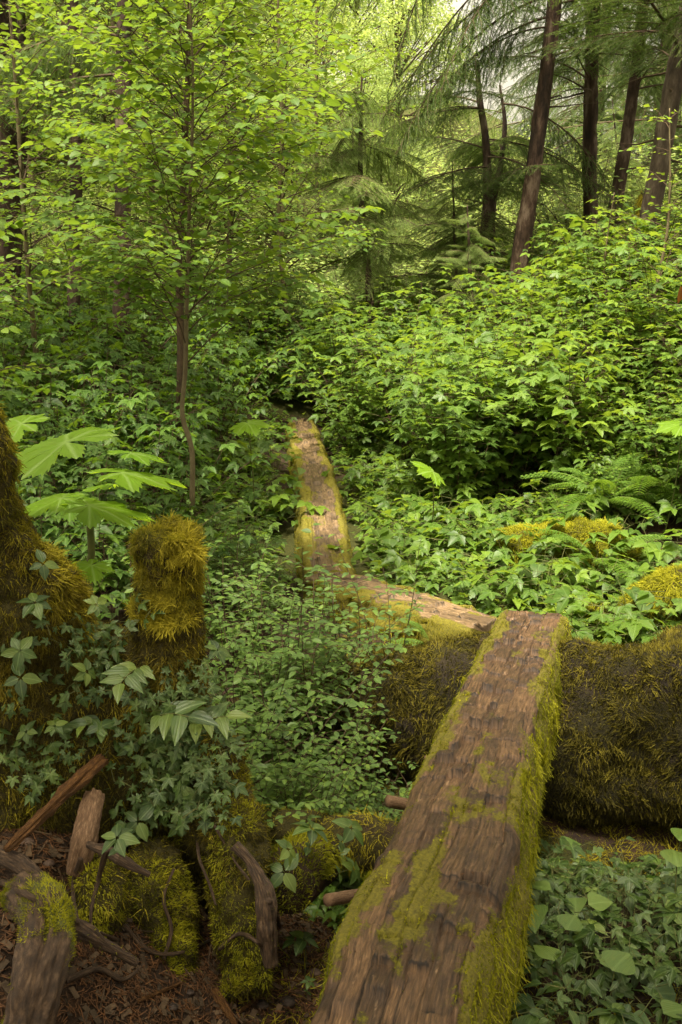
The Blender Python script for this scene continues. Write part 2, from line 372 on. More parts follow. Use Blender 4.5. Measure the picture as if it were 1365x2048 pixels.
MAPLE = palmate([.62, .82, 1., .82, .62], 2, .5, .25, 230)
CLUB = palmate([.55, .78, .95, 1.05, .95, .78, .55], 4, .7, .22, 285)
STRAND = None
def strand_t(ns=5, wid=.09, curve=.35, barb=True):
    V = []; U = []; F = []
    for k in range(ns):
        t = k/(ns-1); x = wid*(1-t*.75)*(1 if (k % 2 or not barb) else .35); z = -curve*t*t
        V += [(-x, t, z), (x, t, z)]; U += [(.9, t), (.9, t)]
        if k: a = 2*(k-1); F.append((a, a+1, a+3, a+2))
    return T(V, F, U)
ST = strand_t(9, .1, .9); ST_S = strand_t(4, .16, .2)
def box_t(x, y, z): # centred box
    V = [(a*x/2, b*y/2, c*z/2) for a in (-1, 1) for b in (-1, 1) for c in (-1, 1)]
    return T(V, [(0, 1, 3, 2), (4, 6, 7, 5), (0, 4, 5, 1), (2, 3, 7, 6), (0, 2, 6, 4), (1, 5, 7, 3)], [(v[0], v[1]) for v in V])

# ------------------------------------------------------------------ ground
def ground(x, y):
    x = np.asarray(x, float); y = np.asarray(y, float)
    z = -.03+.0*x
    z = z+.05*np.maximum(y-10, 0)
    lat = x/np.maximum(y, 4)
    z = z+np.maximum(y-19, 0)*(.16-.13*ss(.0, .3, lat))*(1-ss(70, 130, y)*.5)
    z = z+(1.15*ss(4.6, 11, y))*ss(.5, 3.0, x-.06*(y-5))
    z = z+(.45*ss(3.2, 5, y)+.45*ss(6, 11, y))*ss(-.35, -2.2, x)
    z = z-.4*np.exp(-((y-3.55)/.6)**2)*ss(-.7, -.1, x)
    z = z+.42*ss(-.15, -.85, x)*(1-ss(2.9, 3.8, y))*ss(1.2, 2.1, y)+.1*ss(.1, -.3, x)*(1-ss(2.4, 3.2, y))
    p = np.stack([x, y, 0*x], -1)
    near = 1-ss(12, 30, y)
    z = z+(fbm(p*1.3, 3)-.5)*.22*ss(2.5, 6, y)+(fbm(p*6, 5)-.5)*.05*near+(fbm(p*.18, 9)-.5)*2.2*ss(14, 40, y)
    # keep the sheet below the laid logs of the path
    return z
def sp(n, near, far, k=3.2):
    t = np.linspace(-1, 1, n); s = np.sinh(k*t)/math.sinh(k); return np.where(s < 0, s*-near, s*far)
gx = sp(330, -110, 110, 4.6); gy = 2.6+sp(360, -24, 150, 4.4)
XX, YY = np.meshgrid(gx, gy); ZZ = ground(XX, YY)
mossm = ss(.4, .7, fbm(np.stack([XX*1.5, YY*1.5, 0*XX], -1), 21))*.5+.25*ss(2.6, 3.4, YY)
mossm = mossm*(1-ss(-.0, -.35, XX)*(1-ss(2.4, 3., YY))*.9)
mossm = np.maximum(mossm, ss(9, 13, YY)*.9)
g = Geo(); g.grid(np.stack([XX, YY, ZZ], -1)[:, ::-1][:, ::-1], np.stack([XX, YY], -1), .5, mossm)
tag(g.build('ground', M['soil']), kind='structure')
BV = []          # solid surfaces to place things on
def bv(g):
    V, L, S, *_ = g.arrays(); st = np.concatenate([[0], np.cumsum(S)[:-1]])
    return (V, [tuple(L[a:a+b]) for a, b in zip(st, S)])
_near = Geo(); nx = np.linspace(-6, 6, 160); ny = np.linspace(1, 14, 170); nX, nY = np.meshgrid(nx, ny)
_near.grid(np.stack([nX, nY, ground(nX, nY)], -1), np.stack([nX, nY], -1), .5)
BV.append(bv(_near))
def make_bvh():
    V = []; F = []; o = 0
    for v, f in BV:
        V += [tuple(a) for a in v]; F += [tuple(i+o for i in q) for q in f]; o += len(v)
    return BVHTree.FromPolygons(V, F)
def hit(tree, u, v):
    d = Vector(P(u, v, 5.)-np.array([0, 0, CAMZ])).normalized()
    h = tree.ray_cast(Vector((0, 0, CAMZ)), d)
    return (np.array(h[0]), np.array(h[1])) if h[0] is not None else (None, None)
def drop(tree, x, y, zt=6):
    h = tree.ray_cast(Vector((x, y, zt)), Vector((0, 0, -1)))
    return (np.array(h[0]), np.array(h[1])) if h[0] is not None else (np.array([x, y, float(ground(x, y))]), np.array([0, 0, 1.]))

def PG(u, v, dz=0.):
    """point seen at (u, v) that stands dz above the ground"""
    Y = np.linspace(1.5, 40, 1500); p = np.array([P(u, v, q) for q in Y]); k = np.argmax(p[:, 2]-ground(p[:, 0], p[:, 1])-dz < 0)
    return p[k]
UP_ = np.array([0, 0, 1.])
# surface sampling for moss
def sample(arr, n, fn=None):
    V, L, S, U, A, K = arr
    st = np.concatenate([[0], np.cumsum(S)[:-1]])
    tri = [np.stack([L[st], L[st+1], L[st+2]], -1)]
    q = S == 4; tri.append(np.stack([L[st[q]], L[st[q]+2], L[st[q]+3]], -1)); tri = np.concatenate(tri)
    a, b, c = V[tri[:, 0]], V[tri[:, 1]], V[tri[:, 2]]
    nn = np.cross(b-a, c-a); ar = np.linalg.norm(nn, axis=1); ok = ar > 1e-12
    tri, a, b, c, nn, ar = tri[ok], a[ok], b[ok], c[ok], nn[ok], ar[ok]
    wt = ar.copy()
    if fn is not None: wt = wt*fn((a+b+c)/3, nn/ar[:, None], (K[tri[:, 0]]+K[tri[:, 1]]+K[tri[:, 2]])/3)
    wt = wt+ar*1e-6
    idx = rng.choice(len(tri), n, p=wt/wt.sum()); r1 = np.sqrt(rng.random(n)); r2 = rng.random(n)
    p = a[idx]*(1-r1)[:, None]+b[idx]*(r1*(1-r2))[:, None]+c[idx]*(r1*r2)[:, None]
    return p, unit(nn[idx])
def moss_on(arr, n, ln, name, m, parent, fn=None, hang=.6, out=.6, tmpl=None, up=0., clump=8.):
    p, nn = sample(arr, n, fn)
    d = nn*out+rng.normal(0, .3, (n, 3))+np.array([0, 0, -1.])*hang*(1-np.clip(nn[:, 2:], 0, 1)*.7)+np.array([0, 0, up])
    fl = np.stack([vn(p*11, 301), vn(p*11, 302), vn(p*11, 303)], -1)*2-1; fl = fl-nn*(fl*nn).sum(1, keepdims=True)
    tang = unit(np.cross(nn, rng.normal(0, 1, (n, 3))))
    d = unit(d+tang*.25+fl*1.2)
    cl = fbm(p*clump, 31, 3); cl2 = vn(p*clump*3.3, 77)
    s = ln*(.45+.8*rng.random(n))*(.6+.9*np.clip(cl*1.6-.3, 0, 1))
    Mx = frames(d, (UP_ if hang > .2 else nn)+rng.normal(0, .45, (n, 3)))*s[:, None, None]
    var = np.clip(.0+.5*(cl2-.2)+1.1*(cl-.42)+.4*rng.random(n)+.15*nn[:, 2], 0, 1)
    G = Geo(); G.scatter(tmpl or ST, p-nn*.003, Mx, var)
    return G.build(name, m, parent, smooth=False)
def remesh(g, voxel, smooth=3, amp=.02, freq=5, amp2=.008, seed=3):
    ob = g.build('tmp', M['rot']); md = ob.modifiers.new('r', 'REMESH'); md.mode = 'VOXEL'; md.voxel_size = voxel
    s = ob.modifiers.new('s', 'SMOOTH'); s.factor = .6; s.iterations = smooth
    dg = bpy.context.evaluated_depsgraph_get(); me = bpy.data.meshes.new_from_object(ob.evaluated_get(dg))
    n = len(me.vertices); V = np.empty(n*3, np.float32); me.vertices.foreach_get('co', V); V = V.reshape(-1, 3).astype(float)
    Nn = np.empty(n*3, np.float32); me.vertices.foreach_get('normal', Nn); Nn = Nn.reshape(-1, 3)
    L = np.empty(len(me.loops), np.int32); me.loops.foreach_get('vertex_index', L)
    S = np.empty(len(me.polygons), np.int32); me.polygons.foreach_get('loop_total', S)
    old = ob.data; bpy.data.objects.remove(ob); bpy.data.meshes.remove(old); bpy.data.meshes.remove(me)
    V = V+Nn*((fbm(V*freq, seed)-.5)*2*amp+(fbm(V*freq*5, seed+9)-.5)*2*amp2)[:, None]
    o = Geo(); o.raw(V, L.astype(np.int64), S, V[:, :2].copy(), .5); return o
def bez(pts, n=40):
    """smooth curve through points (n,k)"""
    pts = np.asarray(pts, float); m = len(pts)
    t = np.concatenate([[0], np.cumsum(np.linalg.norm(np.diff(pts[:, :3], axis=0), axis=1))]); t /= t[-1]
    q = np.linspace(0, 1, n); r = np.empty((n, pts.shape[1]))
    ext = np.concatenate([[2*pts[0]-pts[1]], pts, [2*pts[-1]-pts[-2]]])
    for i, x in enumerate(q):
        k = min(np.searchsorted(t, x, 'right')-1, m-2); f = (x-t[k])/(t[k+1]-t[k])
        p0, p1, p2, p3 = ext[k], ext[k+1], ext[k+2], ext[k+3]
        r[i] = .5*((2*p1)+(-p0+p2)*f+(2*p0-5*p1+4*p2-p3)*f*f+(-p0+3*p1-3*p2+p3)*f**3)
    return r

# ================================================================== LOG WALKWAYS
def walkway(name, label, mids, widths, depth, Ns, Ms, moss_fn, seed, row=(.06, .19), step=.02, n_moss=9000, mlen=.014, flare=1.05, side_n=6000, side_len=.03, pm='plank', mm='moss_green'):
    """hewn log: flat notched top, rounded mossy sides. mids (n,3) centre line of the top"""
    c = bez(np.column_stack([mids, widths]), Ns); mid = c[:, :3]; wd = c[:, 3]
    ln = np.concatenate([[0], np.cumsum(np.linalg.norm(np.diff(mid, axis=0), axis=1))])
    tg = unit(np.gradient(mid, axis=0)); side = unit(np.cross(tg, [0, 0, 1.])); up = np.cross(side, tg)
    rs = np.random.default_rng(seed); tot = ln[-1]
    # section: s in -1..1 top, beyond that the sides go down
    stop = np.linspace(-1, 1, Ms); H = np.zeros((Ns, Ms)); VR = np.zeros((Ns, Ms))
    nc = 7; edges = np.sort(np.concatenate([[-1.01], np.linspace(-1, 1, nc+1)[1:-1]+rs.uniform(-.1, .1, nc-1), [1.01]]))
    LL, SS = np.meshgrid(ln, stop, indexing='ij')
    wob = (fbm(np.stack([LL*2.5, SS*2, 0*LL], -1), seed)-.5)*.5
    cell = np.clip(np.searchsorted(edges, (SS+wob*.25).ravel())-1, 0, nc-1).reshape(SS.shape)
    for k in range(nc):
        b = [0.]
        while b[-1] < tot+.5: b.append(b[-1]+rs.uniform(*row)*(1.6 if rs.random() < .3 else 1))
        b = np.array(b)-rs.uniform(0, .1); hh = rs.uniform(-.4, .4, len(b)); vv = rs.random(len(b)); dd = rs.uniform(0, 1.1, len(b))**1.8*1.3+.1
        x = LL+(fbm(np.stack([SS*5, LL*3, 0*LL+k], -1), seed+4)-.5)*.03
        i = np.clip(np.searchsorted(b, x.ravel())-1, 0, len(b)-2).reshape(x.shape); f = (x-b[i])/(b[i+1]-b[i])
        h = step*(dd[i]*(.55-f)+hh[i]-.35*np.exp(-(f/.03)**2)*(dd[i]>.3)); kk = cell == k
        H[kk] = h[kk]; crack = (f*(b[i+1]-b[i]) < .009*vn(np.stack([SS*9, LL*4, 0*LL+k], -1), 91))*(dd[i] > .35)
        VR[kk] = np.where(crack, 0, .15+.85*vv[i])[kk]
    dist_e = np.min(np.abs((SS+wob*.25)[..., None]-edges), -1); VR = np.where((dist_e < .01)*(vn(np.stack([LL*7, SS*3, 0*LL], -1), 8) > .6), .05, VR); H -= .004*(dist_e < .02)*(vn(np.stack([LL*5, SS*3, 0*LL], -1), 18) > .4)
    gro = fbm(np.stack([SS*22, LL*3.5, 0*LL], -1), seed+1, 4); H += (gro-.5)*.011
    H += (fbm(np.stack([SS*1.6, LL*2.2, 0*LL], -1), seed+2, 3)-.5)*.016
    H += (fbm(np.stack([SS*14, LL*45, 0*LL], -1), seed+5, 3)-.5)*.006
    H -= .03*np.abs(SS)**9*(1+wob)
    jag = 1+(fbm(np.stack([LL*6, np.sign(SS), 0*LL], -1), seed+3)-.5)*.16
    top = mid[:, None]+side[:, None]*(SS*jag*wd[:, None]/2)[..., None]+up[:, None]*H[..., None]
    ms = 14; aS = np.linspace(0, 1, ms+1)[1:]
    def sidev(sg):
        e = top[:, -1 if sg > 0 else 0]
        res = []
        for a in aS:
            o = math.sin(min(a*1.0, 1)*math.pi*.75)*.5*(flare-1)*wd*2+.02*a; dn = depth*(a**1.1)
            q = fbm(np.stack([ln*7, 0*ln+a*4, 0*ln+sg], -1), seed+6)-.5
            res.append(e+side*(sg*(o+q*.05*(1 if a < .9 else .3)))[:, None]-up*dn-up*0)
        return np.stack(res, 1)
    Lf = sidev(-1)[:, ::-1]; Rt = sidev(1); V = np.concatenate([Lf, top, Rt], 1)
    # ends
    cen = V.mean(1, keepdims=True)
    V = np.concatenate([cen[:1]+(V[:1]-cen[:1])*.02, cen[:1]+(V[:1]-cen[:1])*.8, V, cen[-1:]+(V[-1:]-cen[-1:])*.8+0, cen[-1:]+(V[-1:]-cen[-1:])*.02], 0)
    SSf = np.concatenate([np.tile(-1-aS[::-1], (Ns, 1)), SS, np.tile(1+aS, (Ns, 1))], 1)
    LLf = np.tile(ln[:, None], (1, SSf.shape[1])); K = np.clip(moss_fn(LLf, SSf, ln, tot, seed), 0, 1)
    VRf = np.concatenate([np.full((Ns, ms), .4), VR, np.full((Ns, ms), .4)], 1)
    pad = lambda q: np.concatenate([q[:1], q[:1], q, q[-1:], q[-1:]], 0)
    uvs = pad(np.stack([SSf*np.mean(wd)/2, LLf], -1))
    gg = Geo(); gg.grid(V[:, ::-1], uvs[:, ::-1], pad(VRf)[:, ::-1], pad(K)[:, ::-1])
    base = V.reshape(-1, 3).mean(0); base[2] = V[..., 2].min()
    t = thing(name, label, 'log walkway', base)
    ob = gg.build('hewn_log', M[pm], t); arr = gg.arrays(); BV.append(bv(gg))
    if n_moss:
        moss_on(arr, n_moss, mlen, 'moss', M[mm], t, lambda c_, n_, k_: ss(.38, .55, k_)*(n_[:, 2] > .35), hang=0, out=.9, tmpl=ST_S, up=.5, clump=14)
    if side_n:
        o = moss_on(arr, side_n, side_len, 'moss', M['moss_green' if pm == 'plank' else 'moss_gold'] , t, lambda c_, n_, k_: ss(.4, .7, k_)*(n_[:, 2] < .6)*(n_[:, 2] > -.7), hang=.9, out=.6, clump=9)
    return t, arr
wv = [(2048, 615, 935), (1900, 665, 968), (1800, 700, 992), (1690, 770, 1024), (1550, 835, 1047), (1440, 888, 1067), (1366, 925, 1085), (1290, 965, 1110), (1226, 1000, 1137)]
mids = []; wds = []
for v, l, r in wv:
    al = R(PITCH)+math.atan((v-1024)/FPX); Y = 1.253/(math.tan(al)-.0947)
    a, b = P(l, v, Y), P(r, v, Y); mids.append((a+b)/2); wds.append(b[0]-a[0])
d0 = (mids[0]-mids[1])/abs(mids[0][1]-mids[1][1])
mids = [mids[0]+d0*1.5]+mids; wds = [wds[0]*1.08]+wds
def moss_main(L, S, ln, tot, seed):
    p = np.stack([L, S*.25, 0*L], -1)
    n = fbm(p*np.array([9, 12, 1]), seed+50, 4); big = fbm(p*np.array([2.6, 4, 1]), seed+60, 2)
    k = .22+1.5*(n-.5)+1.1*(big-.5)+.35*ss(.45, 1, np.abs(S))
    k = k+.28*ss(.55, 1., L/tot)*ss(.2, .9, np.abs(S))          # mossier towards the far end
    k = k+.42*ss(.75, 1.15, S)+.3*ss(.8, 1.1, -S)*ss(.45, .7, L/tot)
    k = k+.5*ss(.6, .8, L/tot)*ss(-.3, -.8, S)*.6
    strip = np.exp(-((S+.05-.1*np.sin(L*2))/.17)**2)*ss(1.55, 1.75, L)*(1-ss(2.15, 2.4, L))   # the mossy lane between bare slabs
    return k+.55*strip
MAIN, arrM = walkway('log_walkway', 'broad hewn log walkway in the foreground, notched brown top with green moss along its sides', np.array(mids), wds, .3, 1000, 110, moss_main, 11, n_moss=80000, mlen=.021, side_n=30000, side_len=.03)
def moss_mid(L, S, ln, tot, seed):
    p = np.stack([L, S*.25, 0*L], -1); n = fbm(p*np.array([6, 9, 1]), seed+50, 4)
    return .18+1.2*(n-.5)+.75*ss(.4, .95, np.abs(S)+(n-.5)*.6)
def moss_far(L, S, ln, tot, seed):
    p = np.stack([L, S*.25, 0*L], -1); n = fbm(p*np.array([4, 7, 1]), seed+50, 4)
    return .3+1.3*(n-.5)+.8*ss(.35, .85, np.abs(S)+(n-.5)*.6)
m2 = [P(975, 1248, 4.55), P(880, 1216, 4.85), P(790, 1186, 5.12), P(690, 1158, 5.45), P(640, 1145, 5.6)]
walkway('log_walkway', 'second split log walkway running left from the end of the near one', np.array(m2), [.25, .27, .28, .28, .24], .2, 260, 50, moss_mid, 23, row=(.08, .2), n_moss=8000, side_n=5000, pm='plank_far', mm='moss_gold')
m3 = [P(672, 1160, 5.55), P(655, 1120, 5.85), P(648, 1060, 6.4), P(640, 1000, 7.2), P(632, 950, 8.), P(618, 900, 9.2), P(606, 860, 10.4), P(600, 836, 11.2)]
walkway('log_walkway', 'third pale log walkway with golden mossy edges leading up the middle into the shrubs', np.array(m3), [.26, .3, .3, .3, .31, .31, .32, .33], .2, 420, 50, moss_far, 37, row=(.08, .2), n_moss=14000, side_n=9000, mlen=.026, pm='plank_far', mm='moss_gold')
m4 = [P(596, 831, 11.4), P(650, 829, 11.5), P(700, 826, 11.7)]
walkway('log_walkway', 'farthest short log walkway turning right at the top of the path', np.array(m4), [.3, .32, .3], .2, 100, 30, moss_far, 41, n_moss=900, side_n=900, pm='plank_far', mm='moss_gold')

# ================================================================== FALLEN LOG across, under the walkway
def mossy_log(name, label, pts, rad, cat='fallen log', n=20, seg=60, bump=.07, nm=15000, mlen=.04, m='moss_rust', basemat='rot', fn=None, freq=4, seed=2, hang=.7, cover=.2, fuzz=0):
    c = bez(np.column_stack([np.array(pts), rad]), seg)
    gg = Geo(); gg.tube(c[:, :3], c[:, 3], n*2, bump=bump, freq=freq, seed=seed)
    A = gg.arrays(); k = np.clip(cover+fbm(A[0]*6, seed+7)*.75-.08, 0, 1); gg.M = [k]
    base = c[:, :3].mean(0).copy(); base[2] -= c[:, 3].mean()
    t = thing(name, label, cat, base); gg.build('trunk', M[basemat], t); arr = gg.arrays(); BV.append(bv(gg))
    moss_on(arr, nm, mlen, 'moss', M[m], t, fn or (lambda c_, n_, k_: ss(.38, .6, k_)*(n_[:, 2] > -.75)), hang=hang)
    if fuzz: moss_on(arr, fuzz, .022, 'moss', M[m], t, lambda c_, n_, k_: (n_[:, 1] < .5)*(.25+ss(.2, .5, k_)), hang=.1, out=.9, tmpl=ST_S, clump=20)
    return t, arr
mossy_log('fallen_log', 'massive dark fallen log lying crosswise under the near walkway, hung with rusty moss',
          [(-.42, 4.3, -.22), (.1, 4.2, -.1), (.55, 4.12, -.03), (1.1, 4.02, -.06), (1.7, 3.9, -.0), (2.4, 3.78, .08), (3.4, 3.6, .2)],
          [.2, .27, .31, .38, .42, .46, .5], fuzz=140000, nm=120000, mlen=.02, fn=lambda c_, n_, k_: ss(.3, .5, k_)*ss(-.7, .3, n_[:, 2])*(n_[:, 1] < .5), seg=180, n=40, bump=.13, freq=3, cover=.3, m='moss_shaded', basemat='rot_shaded')
mossy_log('fallen_log', 'short mossy log end poking out left of the near walkway', [P(520, 1655, 3.0), P(640, 1668, 2.95), P(760, 1690, 2.85), P(840, 1720, 2.8)], [.07, .085, .09, .08], nm=5000, mlen=.02, m='moss_gold', seed=5, cover=.35)
mossy_log('fallen_log', 'thin mossy rotting log on the ground in front of the big fallen log', [PG(1150, 1735, .03), PG(1220, 1722, .035), PG(1300, 1725, .03), PG(1420, 1722, .03)], [.025, .032, .035, .04], nm=4500, mlen=.022, m='moss_gold', seed=6, cover=.3, bump=.02, n=10)
mossy_log('moss_hummock', 'long yellow-green moss covered hummock below the ferns at right', [PG(990, 1130, -.02), PG(1040, 1105, .1), PG(1130, 1100, .11), PG(1210, 1105, .1), PG(1280, 1130, -.02)], [.08, .15, .17, .14, .07], cat='moss hummock', nm=30000, mlen=.026, m='moss_green', fuzz=20000, seed=8, cover=.5, hang=.3)
mossy_log('moss_hummock', 'yellow-green moss hummock cut by the right edge of the picture', [PG(1240, 1240, .0), PG(1300, 1220, .1), PG(1380, 1205, .14), PG(1500, 1210, .1)], [.08, .15, .2, .18], cat='moss hummock', nm=30000, mlen=.026, m='moss_green', fuzz=20000, seed=9, cover=.5, hang=.3)
mossy_log('moss_hummock', 'low green moss hummock just right of the near walkway end', [PG(1150, 1250, .0), PG(1200, 1250, .05), PG(1250, 1260, .0)], [.08, .12, .07], cat='moss hummock', nm=4000, mlen=.035, m='moss_green', seed=10, cover=.5, hang=.3)
mossy_log('fallen_log', 'dark fallen log with a mossy top half hidden in the far shrubs', [PG(730, 715, .1), PG(790, 700, .16), PG(860, 690, .2)], [.16, .2, .18], nm=3000, mlen=.06, m='moss_gold', seed=12, cover=.3)
mossy_log('fallen_log', 'mossy forked log leaning before the pale conifer trunk at upper right', [P(1150, 570, 12.4), P(1240, 515, 12.2), P(1290, 500, 12.0), P(1350, 480, 11.8)], [.12, .14, .12, .09], nm=5000, mlen=.06, m='moss_gold', seed=13, cover=.5)
mossy_log('snag', 'upright crooked golden mossy snag before the conifers at upper right', [P(1255, 520, 12.2), P(1262, 480, 12.2), P(1290, 455, 12.2), P(1282, 415, 12.3), P(1285, 385, 12.3)], [.12, .09, .08, .05, .02], cat='snag', nm=4000, mlen=.06, m='moss_gold', seed=14, cover=.5)

# ================================================================== LEFT STUMP
sg_ = Geo()
def cap(pts, r, n=20, seg=24): 
    c = bez(np.column_stack([np.array(pts), r]), seg); sg_.tube(c[:, :3], c[:, 3], n)
cap([P(340, 1060, 2.62), P(341, 1080, 2.62), P(338, 1220, 2.62), P(320, 1400, 2.62), P(310, 1750, 2.7)], [.075, .098, .076, .12, .22])
cap([P(-90, 790, 2.5), P(-50, 880, 2.5), P(-45, 1000, 2.5), P(-10, 1120, 2.52), P(60, 1300, 2.6), P(120, 1700, 2.7)], [.06, .1, .1, .13, .2, .3])
cap([P(-350, 1220, 2.7), P(-80, 1330, 2.62), P(120, 1370, 2.66), P(240, 1370, 2.68), P(370, 1430, 2.68)], [.2, .18, .165, .165, .12])
cap([P(-350, 1480, 2.7), P(0, 1520, 2.6), P(250, 1540, 2.62), P(400, 1560, 2.6)], [.3, .27, .21, .14])
cap([P(-300, 1750, 2.6), P(0, 1740, 2.65), P(250, 1740, 2.6), P(400, 1720, 2.55), P(450, 1640, 2.5)], [.25, .2, .2, .16, .08])
cap([P(420, 1490, 2.55), P(445, 1600, 2.45), P(470, 1720, 2.34), P(485, 1850, 2.26), P(495, 1980, 2.2)], [.085, .09, .085, .07, .06])
cap([P(280, 1700, 2.4), P(310, 1790, 2.3), P(315, 1880, 2.26), P(320, 1980, 2.2)], [.07, .1, .11, .1])
cap([P(200, 1720, 2.25), P(190, 1800, 2.17), P(180, 1900, 2.14)], [.05, .08, .08])
st = remesh(sg_, .014, 3, .045, 7, .022)
V_ = st.V[0]; k_ = np.clip(.25+fbm(V_*4, 71)*.9+.25*ss(.62, .35, V_[:, 2]), 0, 1); st.M = [k_]
sb = P(230, 1750, 2.6); STUMP = thing('mossy_stump', 'big rotting stump at left with a pillar shaped stub, draped in golden moss', 'stump', sb)
st.build('stump_body', M['rot'], STUMP); sarr = st.arrays(); BV.append(bv(st))
front = lambda c_, n_: (n_[:, 1] < .5)+(n_[:, 2] > .5)*(n_[:, 1] >= .5)
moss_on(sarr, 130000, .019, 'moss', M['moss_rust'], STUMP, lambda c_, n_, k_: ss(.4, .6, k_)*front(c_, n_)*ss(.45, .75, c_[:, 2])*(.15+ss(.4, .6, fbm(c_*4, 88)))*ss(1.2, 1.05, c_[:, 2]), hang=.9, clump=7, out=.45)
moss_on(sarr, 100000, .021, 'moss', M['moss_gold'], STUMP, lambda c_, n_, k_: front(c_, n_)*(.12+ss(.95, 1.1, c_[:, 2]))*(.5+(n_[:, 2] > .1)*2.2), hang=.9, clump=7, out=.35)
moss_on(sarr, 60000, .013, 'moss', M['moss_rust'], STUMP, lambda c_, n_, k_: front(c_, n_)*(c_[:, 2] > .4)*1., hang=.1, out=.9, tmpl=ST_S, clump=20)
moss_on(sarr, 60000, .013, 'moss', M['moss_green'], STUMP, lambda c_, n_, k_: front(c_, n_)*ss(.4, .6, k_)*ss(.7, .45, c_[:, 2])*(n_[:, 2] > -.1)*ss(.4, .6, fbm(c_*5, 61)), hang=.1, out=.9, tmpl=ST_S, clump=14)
moss_on(sarr, 60000, .018, 'moss', M['moss_shaded'], STUMP, lambda c_, n_, k_: front(c_, n_)*ss(.8, .6, c_[:, 2]), hang=.5, out=.5, clump=14)  # darker moss low on the stump, its shade put into the strand colour

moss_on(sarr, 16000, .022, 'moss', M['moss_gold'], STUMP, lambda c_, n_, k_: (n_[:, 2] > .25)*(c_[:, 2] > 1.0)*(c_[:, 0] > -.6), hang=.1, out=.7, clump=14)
# roots -------------------------------------------------------------------
def root(label, pts, rad, m='root', moss=.3, nm=1500, name='root', cat='root', bump=.014, freq=14, seed=1, flat=1., n=20):
    c = bez(np.column_stack([np.array(pts), rad]), 110); gg = Geo(); gg.tube(c[:, :3], c[:, 3], n*2, bump=bump, freq=freq, seed=seed, flat=flat, groove=.25)
    A = gg.arrays(); gg.M = [np.clip(moss+(fbm(A[0]*7, seed+7)-.5)*1.1, 0, 1)]
    gm = np.array(pts[-1], float)
    t = thing(name, label, cat, gm); gg.build('wood', M[m], t); arr = gg.arrays(); BV.append(bv(gg))
    if nm: moss_on(arr, nm, .009, 'moss', M['moss_green'], t, lambda c_, n_, k_: ss(.42, .6, k_)*(n_[:, 2] > -.5), hang=.1, out=.9, tmpl=ST_S)
    return t
root('thick knuckled grey-brown root rising out of the bottom left corner', [P(20, 1790, 1.98), P(70, 1800, 1.93), P(95, 1870, 1.84), P(75, 1960, 1.76), P(55, 2060, 1.7), P(50, 2200, 1.62)], [.03, .06, .062, .055, .06, .08], moss=.5, nm=14000, n=30, bump=.02)
root('bare curved root entering from the left edge above the corner root', [P(-60, 1700, 2.12), P(0, 1708, 2.1), P(50, 1735, 2.07), P(90, 1765, 2.05), P(130, 1800, 2.04)], [.022, .022, .02, .014, .01], moss=.05, nm=0)
root('short bare root forking down from the left edge root', [P(55, 1738, 2.07), P(80, 1780, 2.05), P(100, 1808, 2.05)], [.014, .012, .007], moss=.05, nm=0)
root('pale broken root stub standing below the orange splinter', [P(190, 1590, 2.33), P(178, 1640, 2.25), P(165, 1690, 2.2), P(150, 1750, 2.17)], [.028, .035, .034, .02], m='cutwood', moss=.1, nm=0, bump=.01)
root('long thin root running right from the pale root stub', [P(175, 1690, 2.16), P(220, 1705, 2.12), P(260, 1730, 2.1), P(300, 1750, 2.1)], [.012, .013, .011, .006], moss=.05, nm=0)
root('curved bare root down the right flank of the stump', [P(470, 1690, 2.2), P(505, 1730, 2.17), P(528, 1790, 2.13), P(535, 1860, 2.1), P(540, 1930, 2.08)], [.012, .018, .022, .024, .02], moss=.1, nm=300)
root('lichen crusted root sloping from the corner root to the litter', [P(110, 1830, 1.97), P(160, 1860, 1.97), P(220, 1895, 1.98), P(275, 1925, 1.99)], [.025, .022, .016, .009], moss=.35, nm=900)
root('thin rootlet hanging on the shaded stump face', [P(395, 1680, 2.35), P(400, 1720, 2.3), P(420, 1770, 2.26), P(432, 1810, 2.22)], [.006, .005, .004, .003], moss=0, nm=0, n=8, bump=.002)
# the orange splinter & branches
def chip(label, a, b, wd, th, m='splinter', name='wood_splinter', cat='wood splinter', seed=0):
    a, b = np.array(a), np.array(b); n = 60; pts = np.linspace(a, b, n); r = wd/2*(1-.55*np.linspace(-.2, 1, n)**2)*(1+.25*(fbm(np.stack([np.linspace(0, 9, n)]*3, -1), seed)-.5))
    gg = Geo(); gg.tube(pts, r, 28, bump=wd*.1, freq=22, seed=seed, flat=th/wd, groove=.9); o = gg.build(name, M[m], origin=(a+b)/2)
    return tag(o, label, cat)
T1 = make_bvh()
def lay(u, v, lift=.01):
    h, n = hit(T1, u, v); return h+np.array([0, 0, lift])
chip('long orange-brown split wood splinter leaning on the stump at left', lay(212, 1515, .0)+np.array([0, -.04, .02]), lay(22, 1700, .02)+np.array([0, -.03, 0]), .055, .035, seed=3)
for lab, a, b, wd in [('orange stick lying on the litter at the bottom', (275, 2010), (365, 1972), .018), ('wide split orange wood chip at the bottom edge beside the walkway', (430, 1985), (475, 2060), .03),
                      ('thin reddish stick lying straight across the litter', (455, 1965), (640, 1967), .007), ('short brown stick on the litter below the bunchberry', (480, 2030), (530, 1990), .012),
                      ('grey twig lying over the litter beneath the stump', (330, 1915), (420, 1905), .005), ('small dark twig crossing the thin reddish stick', (500, 2000), (560, 1950), .007)]:
    chip(lab, lay(*a), lay(*b), wd, wd*.6, seed=len(lab), name='stick', cat='stick')
